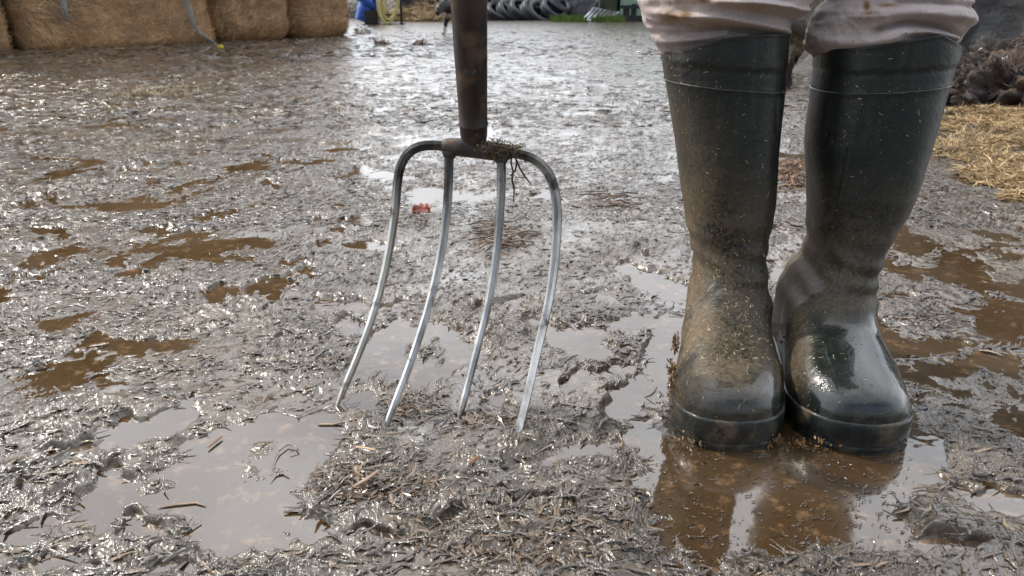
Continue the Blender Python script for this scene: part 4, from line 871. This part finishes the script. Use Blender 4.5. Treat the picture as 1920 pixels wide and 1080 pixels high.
g_ = G(1500, 117); bm_ = bale_mesh(.95, .6, .75, 91, 1800, .07); bm_.materials[0] = M_STRB; bm_.materials[1] = M_PALE
o = ob('straw_bale', bm_, label='pale straw bale standing behind the boots with only its edge showing between them', cat='straw bale', loc=(g_.x+.15, g_.y+.32, .01))
# ================================================================== FAR SIDE OF THE YARD
M_TYRE = mk('weathered tyre rubber', (.010, .012, .018), (.028, .031, .040), 9, .34, .5, bump=(60, .3, .01))
M_STEEL = mk('galvanised steel', (.35, .38, .40), (.5, .53, .55), 20, .35, metal=.7)
M_BLK = mk('black steel', (.012, .013, .015), (.03, .03, .032), 20, .5)
M_WOODR = mk('grey weathered timber', (.16, .12, .09), (.34, .29, .24), 12, .8, stretch=(.3, 1, 3))
def tyre_mesh():
    mb = MB(); prof = []
    for (r_, h_) in ((.20, -.07), (.205, -.085), (.235, -.105), (.275, -.110), (.315, -.098), (.333, -.075), (.338, -.03), (.334, -.026), (.334, -.02), (.338, -.016), (.338, .016), (.334, .02), (.334, .026), (.338, .03), (.333, .075), (.315, .098), (.275, .110), (.235, .105), (.205, .085), (.20, .07), (.215, .06), (.25, .05), (.30, .03), (.31, 0), (.30, -.03), (.25, -.05), (.215, -.06), (.20, -.07)): prof.append((r_, h_))
    mb.lathe(prof, (0, 0, 0), (0, 0, 1), 40); V = np.concatenate(mb.v); me = bpy.data.meshes.new('tyre'); me.from_pydata([tuple(v) for v in V], [], mb.f); me.materials.append(M_TYRE); me.polygons.foreach_set('use_smooth', [True]*len(me.polygons)); me.update(); return me
TY = tyre_mesh()
bank = lump('silage_clamp', (2.0, 24.5, -.1), (9.5, 5.6, 2.2), 13, mk('black silage sheet', (.012, .014, .02), (.03, .034, .045), 3, .35, bump=(3, .6, .2)), 'long mound under black sheeting that carries the leaning tyres', 'silage clamp', .10, 3, 120)
ORD = ['bottom', 'second', 'third', 'fourth']
COLN = ['first', 'second', 'third', 'fourth', 'fifth', 'sixth', 'seventh', 'last']
for r_ in range(4):
    for k in range(9):
        px = 892+20.5*k+(9 if r_ % 2 else 0)+rng.normal(0, 2); 
        if px > 1052-6*r_: continue
        pb = G(px, 39.5); z = .20+r_*.17+rng.normal(0, .02); y = pb.y+.30+r_*.36+rng.normal(0, .04)
        o = ob('tyre', TY, label='worn tyre leaning in the %s row, %s from the fork handle' % (ORD[r_], COLN[k] if k < 7 else 'eighth' if k == 7 else 'ninth'), cat='tyre', group='worn tyres leaning on the silage clamp', loc=(P(px, 30, y).x, y, z))
        sc = rng.uniform(.92, 1.08); o.scale = (sc, sc, rng.uniform(.85, 1.15)); o.rotation_euler = Vector((.55+rng.normal(0, .10), -.55, .88+rng.normal(0, .14))).to_track_quat('Z', 'Y').to_euler()
STK = ['left', 'middle', 'right', 'far right']
for k, px in enumerate((764, 797, 832, 868)):
    for r_ in range(4):
        pb = G(px, 30); o = ob('tyre', TY, label='dark tyre lying flat, %s in the %s stack behind the dog' % (['lowest', 'second up', 'third up', 'topmost'][r_], STK[k]), cat='tyre', group='worn tyres stacked flat behind the dog', loc=(P(px, 20, 19.5).x+rng.normal(0, .05), 19.5+rng.normal(0, .08), .13+r_*.215))
        o.rotation_euler = (rng.normal(0, .06), rng.normal(0, .06), 0)
litter('straw_bank', [(800, 39.5, 66, 2.2, .6), (860, 39, 40, 2, .2), (735, 39.5, 36, 2.2, .3), (715, 41, 24, 2, .1)], 11000, (.10, .32), (.006, .014), M_GOLD, 'golden straw bank lying under the stacked tyres behind the dog', 'straw', .50)
# equipment box, drum, hose stand
g_ = G(700, 36); EQ = empty('machine_box', (g_.x, g_.y+1.2, 0), 'dark grey machine casing standing behind the yellow hose', 'machine')
mb = MB(); mb.box((g_.x+.1, g_.y+1.2, .80), (1.2, .9, .9)); mb.build('casing', mk('dark grey casing', (.03, .035, .045), (.06, .065, .08), 3, .4), EQ, smooth=False, bevel=.02)
mb = MB(); mb.box((g_.x+.1, g_.y+.74, .36), (1.24, .06, .07)); mb.build('rail', M_STEEL, EQ, smooth=False, bevel=.01)
for sx in (-.5, .5):
    mb = MB(); mb.box((g_.x+.1+sx, g_.y+1.2, .18), (.08, .8, .34)); mb.build('leg', M_BLK, EQ, smooth=False)
g_ = G(686, 47)
DR = empty('drum_pump', (g_.x, g_.y, 0), 'blue plastic drum tilted in a dark stand beside the end of the bale wall', 'drum')
M_BLUE = mk('blue plastic', (.01, .07, .42), (.02, .12, .55), 6, .3)
mb = MB(); mb.lathe([(.001, 0), (.17, 0), (.19, .03), (.19, .20), (.20, .22), (.19, .24), (.19, .44), (.16, .47), (.001, .47)], (g_.x-.06, g_.y+.2, .06), (.35, .0, 1), 28); mb.build('barrel', M_BLUE, DR)
mb = MB(); mb.tube([(g_.x-.28, g_.y+.02, .62), (g_.x-.1, g_.y+.02, .50), (g_.x+.16, g_.y+.02, .36), (g_.x+.22, g_.y+.02, .28)], [.06, .075, .065, .03], 12); mb.build('chute', M_BLUE, DR)
mb = MB(); mb.box((g_.x+.1, g_.y+.15, .14), (.26, .3, .26)); mb.build('stand', M_BLK, DR, smooth=False, bevel=.02)
mb = MB(); q = [G(672, 60), G(680, 50, .0), G(690, 58), G(676, 66)]; 
lump('white_rag', G(681, 61, .02), (.10, .10, .085), 31, mk('dirty white plastic', (.45, .48, .47), (.7, .72, .7), 20, .5), 'crumpled dirty white plastic on the ground at the end of the bales', 'plastic', .9, 3, 50)
HS = empty('hose_stand', G(730, 46), 'black steel stand holding looped yellow hose', 'hose stand'); gy = G(730, 47).y
mb = MB()
def pt(px, py, Y=gy): return P(px, py, Y)
for (a_, b_) in (((750, -60), (753, 47)), ((700, -60), (704, 47))): mb.tube([pt(*a_), pt(*b_)], .028, 4)
mb.tube([pt(702, 27), pt(752, 28)], .02, 4); mb.tube([pt(700, -58), pt(750, -58)], .028, 4); mb.tube([pt(753, 46, gy-.05), pt(760, 46, gy-.05)], .03, 4); mb.tube([pt(704, 46), pt(753, 46)], .025, 4); mb.build('frame', M_BLK, HS, smooth=False)
M_YEL = mk('yellow hose', (.42, .38, .14), (.6, .55, .26), 20, .45)
for (cx_, rx_, ry_, k) in ((727, 21, 60, 0), (724, 22, 57, 1), (729, 19, 55, 2), (726, 20, 62, 3)):
    mb = MB(); q = []
    for j in range(33):
        a_ = math.pi*j/32; q.append(pt(cx_+rx_*math.cos(a_)+(8*(1-math.sin(a_)) if math.cos(a_) < 0 else 0), -18+ry_*math.sin(a_)**.9, gy-.06-.04*k))
    q = [pt(cx_+rx_*.8, -58, gy-.06-.04*k)]+q+[pt(cx_-rx_+6, -58, gy-.06-.04*k)]
    mb.tube(q, .022, 8); mb.build('hose_loop', M_YEL, HS)
for (x0, x1) in ((712, 720), (717, 727)):
    mb = MB(); mb.tube([pt(x0, -50, gy+.05), pt((x0+x1)/2, 0, gy+.05), pt(x1, 20, gy+.05), pt(x1+1, 34, gy+.05)], .018, 8); mb.build('hose_loop', M_YEL, HS)
# planks, gate, sheet, shed
gp = G(1060, 37)
for k in range(16):
    mb = MB(); l = rng.uniform(.7, 1.5); yy = gp.y+rng.uniform(.1, .9); zc_ = .06+.045*k; xx = P(1072+rng.normal(0, 8), 20, yy).x; an = rng.normal(0, .22); tl = rng.normal(0, .08)
    rot = [[math.cos(an)*math.cos(tl), -math.sin(an), -math.sin(tl)], [math.sin(an), math.cos(an), 0], [math.sin(tl), 0, math.cos(tl)]]
    mb.box((0, 0, 0), (l, .14, .035), rot); o = mb.build('plank', M_WOODR, smooth=False, bevel=.004, label='weathered plank in the untidy pile beside the tyres', cat='plank', group='planks piled beside the tyres', loc=(xx, yy, zc_))
PLQ = ['lowest', 'second lowest', 'third lowest', 'fourth lowest', 'fifth lowest', 'sixth lowest', 'seventh lowest', 'eighth lowest', 'eighth highest', 'seventh highest', 'sixth highest', 'fifth highest', 'fourth highest', 'third highest', 'second highest', 'highest']
for k, o in enumerate([o for o in COL.objects if o.name.startswith('plank')]): o['label'] = 'weathered plank, %s in the untidy pile beside the tyres' % PLQ[k]
mb = MB(); a_ = P(1070, 37, gp.y-.02); mb.tube([(a_.x, a_.y, 0), (a_.x+.06, a_.y+.05, .17)], .03, 6); mb.build('timber_stub', mk('fresh timber', (.45, .34, .2), (.6, .48, .3), 20, .7), label='short pale timber stub leaning against the plank pile', cat='timber')
mb = MB(); a_ = P(1075, 15, gp.y+.9); mb.box((a_.x, a_.y, .60), (.10, .08, 1.2)); mb.build('post', mk('pale post', (.4, .38, .33), (.55, .52, .46), 20, .8), smooth=False, bevel=.01, label='pale upright post behind the plank pile', cat='post')
lump('brushwood_bank', (P(1120, 10, 20).x, 20.6, -.1), (1.9, .9, 1.9), 47, mk('brown brushwood', (.05, .03, .022), (.16, .10, .07), 6, .8, bump=(14, 1, .1), c3=(.26, .2, .16), c3s=9), 'brown bank of dead brushwood behind the metal gate', 'bank', .5, 6, 110)
gy2 = G(1130, 41).y; GT = empty('metal_gate', G(1120, 41), 'galvanised field gate leaning low against the bank in the grass', 'gate')
c00 = P(1093, 39, gy2); c01 = P(1113, 15.5, gy2+.6); c11 = P(1160, 24, gy2+.6); c10 = P(1133, 39, gy2)
mb = MB(); mb.tube([c00, c01, c11, c10, c00], .032, 8); mb.build('gate_frame', M_STEEL, GT)
for k in range(1, 6):
    t_ = k/6; mb = MB(); mb.tube([c00.lerp(c10, t_), c01.lerp(c11, t_)], .026, 6); mb.build('gate_bar', M_STEEL, GT)
mb = MB(); mb.add([P(1116, 8, 19), P(1122, -6, 19), P(1140, -6, 19), P(1136, 9, 19), P(1125, 7, 19), P(1116, 9, 19.1)], [(0, 1, 2, 3, 4, 5)])
o = mb.build('white_sheet', mk('white sheet', (.7, .72, .76), (.8, .82, .85), 5, .5), smooth=False, label='white corrugated sheet propped above the gate', cat='sheet'); s_ = o.modifiers.new('s', 'SOLIDIFY'); s_.thickness = .03
gs = G(1190, 42)
SH = empty('green_shed', (gs.x+1.2, gs.y+2.5, 0), 'pale green clad shed behind the black rail fence', 'shed')
mb = MB(); M_GRN = mk('pale green cladding', (.22, .34, .24), (.34, .46, .34), 4, .6)
x0 = P(1163, 20, gs.y+1.6).x
for k in range(26): mb.box((x0+.1+.2*k, gs.y+1.62+(.012 if k % 2 else 0), 1.2), (.196, .05, 2.4))
mb.box((x0+2.6, gs.y+2.9, 1.2), (5.1, 2.5, 2.38)); mb.build('cladding', M_GRN, SH, smooth=False)
mb = MB(); mb.box((x0+2.6, gs.y+2.7, 2.5), (5.6, 3.1, .1)); mb.build('roof', M_STEEL, SH, smooth=False)
mb = MB(); mb.box((x0-.28, gs.y+1.9, 1.1), (.40, .5, 2.2)); mb.build('dark_doorway', mk('dark green boards', (.02, .035, .02), (.09, .10, .045), 4, .7), SH, smooth=False)
FN = empty('rail_fence', (gs.x, gs.y+.3, 0), 'low black post and rail fence standing before the green shed', 'fence')
for px, h_ in ((1173, 11), (1187, 7), (1215, 8), (1245, 8), (1275, 8)):
    a_ = P(px, 40, gs.y+.3); t_ = P(px, h_, gs.y+.3); mb = MB(); mb.box((a_.x, a_.y, t_.z/2), (.11 if px > 1180 else .14, .09, t_.z)); mb.build('post', M_BLK, FN, smooth=False, bevel=.01)
for py in (13, 36.5):
    a_ = P(1163, py, gs.y+.24); b_ = P(1290, py, gs.y+.24); mb = MB(); mb.box(((a_.x+b_.x)/2, a_.y, a_.z), (b_.x-a_.x, .05, .07 if py < 20 else .16)); mb.build('rail', M_BLK, FN, smooth=False)
# far grass verge
xg, yg_, _s = frustum_pts(6200, 37, 42.8, 1034, 1172); gsel = perlin2(xg*2.2, yg_*1.5, 91) > -.12; xg = xg[gsel]; yg_ = yg_[gsel]; zg = np.zeros_like(xg)+.0
D = np.stack([rng.normal(0, .3, len(xg)), rng.normal(0, .3, len(xg)), np.ones(len(xg))], 1); D /= np.linalg.norm(D, axis=1)[:, None]; N = np.tile([0.1, -1., 0.2], (len(xg), 1))
v, q = strands(np.stack([xg, yg_, zg+.03], 1), D, N, rng.uniform(.05, .26, len(xg)), .012, .3, .4, 3, False)
ob('grass', mesh('grass', v, q, mk('grass', (.05, .10, .012), (.13, .20, .03), 3, .6)), kind='stuff', label='bright green grass growing at the foot of the gate and planks', cat='grass')
# ================================================================== DOG
gd = G(835, 66); dx, dy = gd.x, gd.y; M_DOG = mk('black dog coat', (.008, .008, .010), (.022, .022, .026), 20, .5, bump=(60, .5, .01)); M_TAN = mk('tan dog fur', (.22, .14, .08), (.35, .25, .16), 20, .7); M_WHT = mk('white dog fur', (.5, .48, .45), (.65, .62, .58), 20, .8)
DOG = empty('dog', (dx+.2, dy+.3, 0), 'black and tan dog standing side on behind the fork handle', 'dog')
dog = skinned('body', [
    [((dx+.13, dy+.06, .33), (.13, .15)), ((dx+.21, dy+.22, .36), .12), ((dx+.28, dy+.40, .37), .10), ((dx+.34, dy+.54, .37), .10), ((dx+.37, dy+.62, .38), .05), ((dx+.40, dy+.70, .30), .03), ((dx+.42, dy+.76, .18), .022)],
    [((dx+.13, dy+.06, .33), (.13, .15)), ((dx+.04, dy-.04, .38), .095), ((dx-.02, dy-.10, .38), .085), ((dx-.05, dy-.15, .35), .070), ((dx-.07, dy-.20, .30), .045), ((dx-.08, dy-.235, .265), .034)],
    [((dx+.13, dy+.06, .33), (.13, .15)), ((dx+.05, dy+.0, .25), .058), ((dx+.015, dy-.01, .18), .034), ((dx+.0, dy-.02, .09), .024), ((dx-.01, dy-.03, .03), .025), ((dx-.035, dy-.06, .02), .025)],
    [((dx+.13, dy+.06, .33), (.13, .15)), ((dx+.19, dy+.02, .25), .055), ((dx+.20, dy+.01, .18), .034), ((dx+.19, dy+.0, .09), .026), ((dx+.18, dy-.01, .03), .027), ((dx+.155, dy-.04, .02), .026)],
    [((dx+.34, dy+.54, .37), .10), ((dx+.28, dy+.48, .28), .062), ((dx+.26, dy+.44, .20), .040), ((dx+.30, dy+.50, .14), .027), ((dx+.29, dy+.47, .04), .024), ((dx+.26, dy+.43, .02), .025)],
    [((dx+.34, dy+.54, .37), .10), ((dx+.39, dy+.50, .28), .062), ((dx+.38, dy+.46, .20), .040), ((dx+.42, dy+.52, .14), .027), ((dx+.41, dy+.49, .04), .024), ((dx+.38, dy+.45, .02), .025)]], M_DOG, DOG)
for sx in (-.05, .05):
    mb = MB(); mb.tube([(dx-.03+sx, dy-.09, .445), (dx-.03+sx*1.5, dy-.09, .50), (dx-.035+sx*1.9, dy-.11, .515), (dx-.04+sx*2.2, dy-.13, .47)], [.028, .026, .018, .006], 8); mb.build('ear', M_DOG, DOG, sub=1)
mb = MB(); mb.lathe([(.001, .04), (.03, .03), (.045, 0), (.03, -.03), (.001, -.04)], (dx+.055, dy-.055, .245), (-.3, -1, -.1), 14); mb.build('chest_patch', M_TAN, DOG)
mb = MB(); mb.lathe([(.001, .016), (.014, .012), (.022, 0), (.014, -.012), (.001, -.02)], (dx-.07, dy-.215, .355), (-.4, -1, .1), 12); mb.build('muzzle_patch', M_TAN, DOG)
mb = MB(); mb.tube([(dx-.002, dy-.022, .13), (dx-.002, dy-.026, .06), (dx-.012, dy-.034, .03), (dx-.042, dy-.07, .018)], [.029, .029, .031, .026], 10); mb.build('paw', M_WHT, DOG, sub=1)
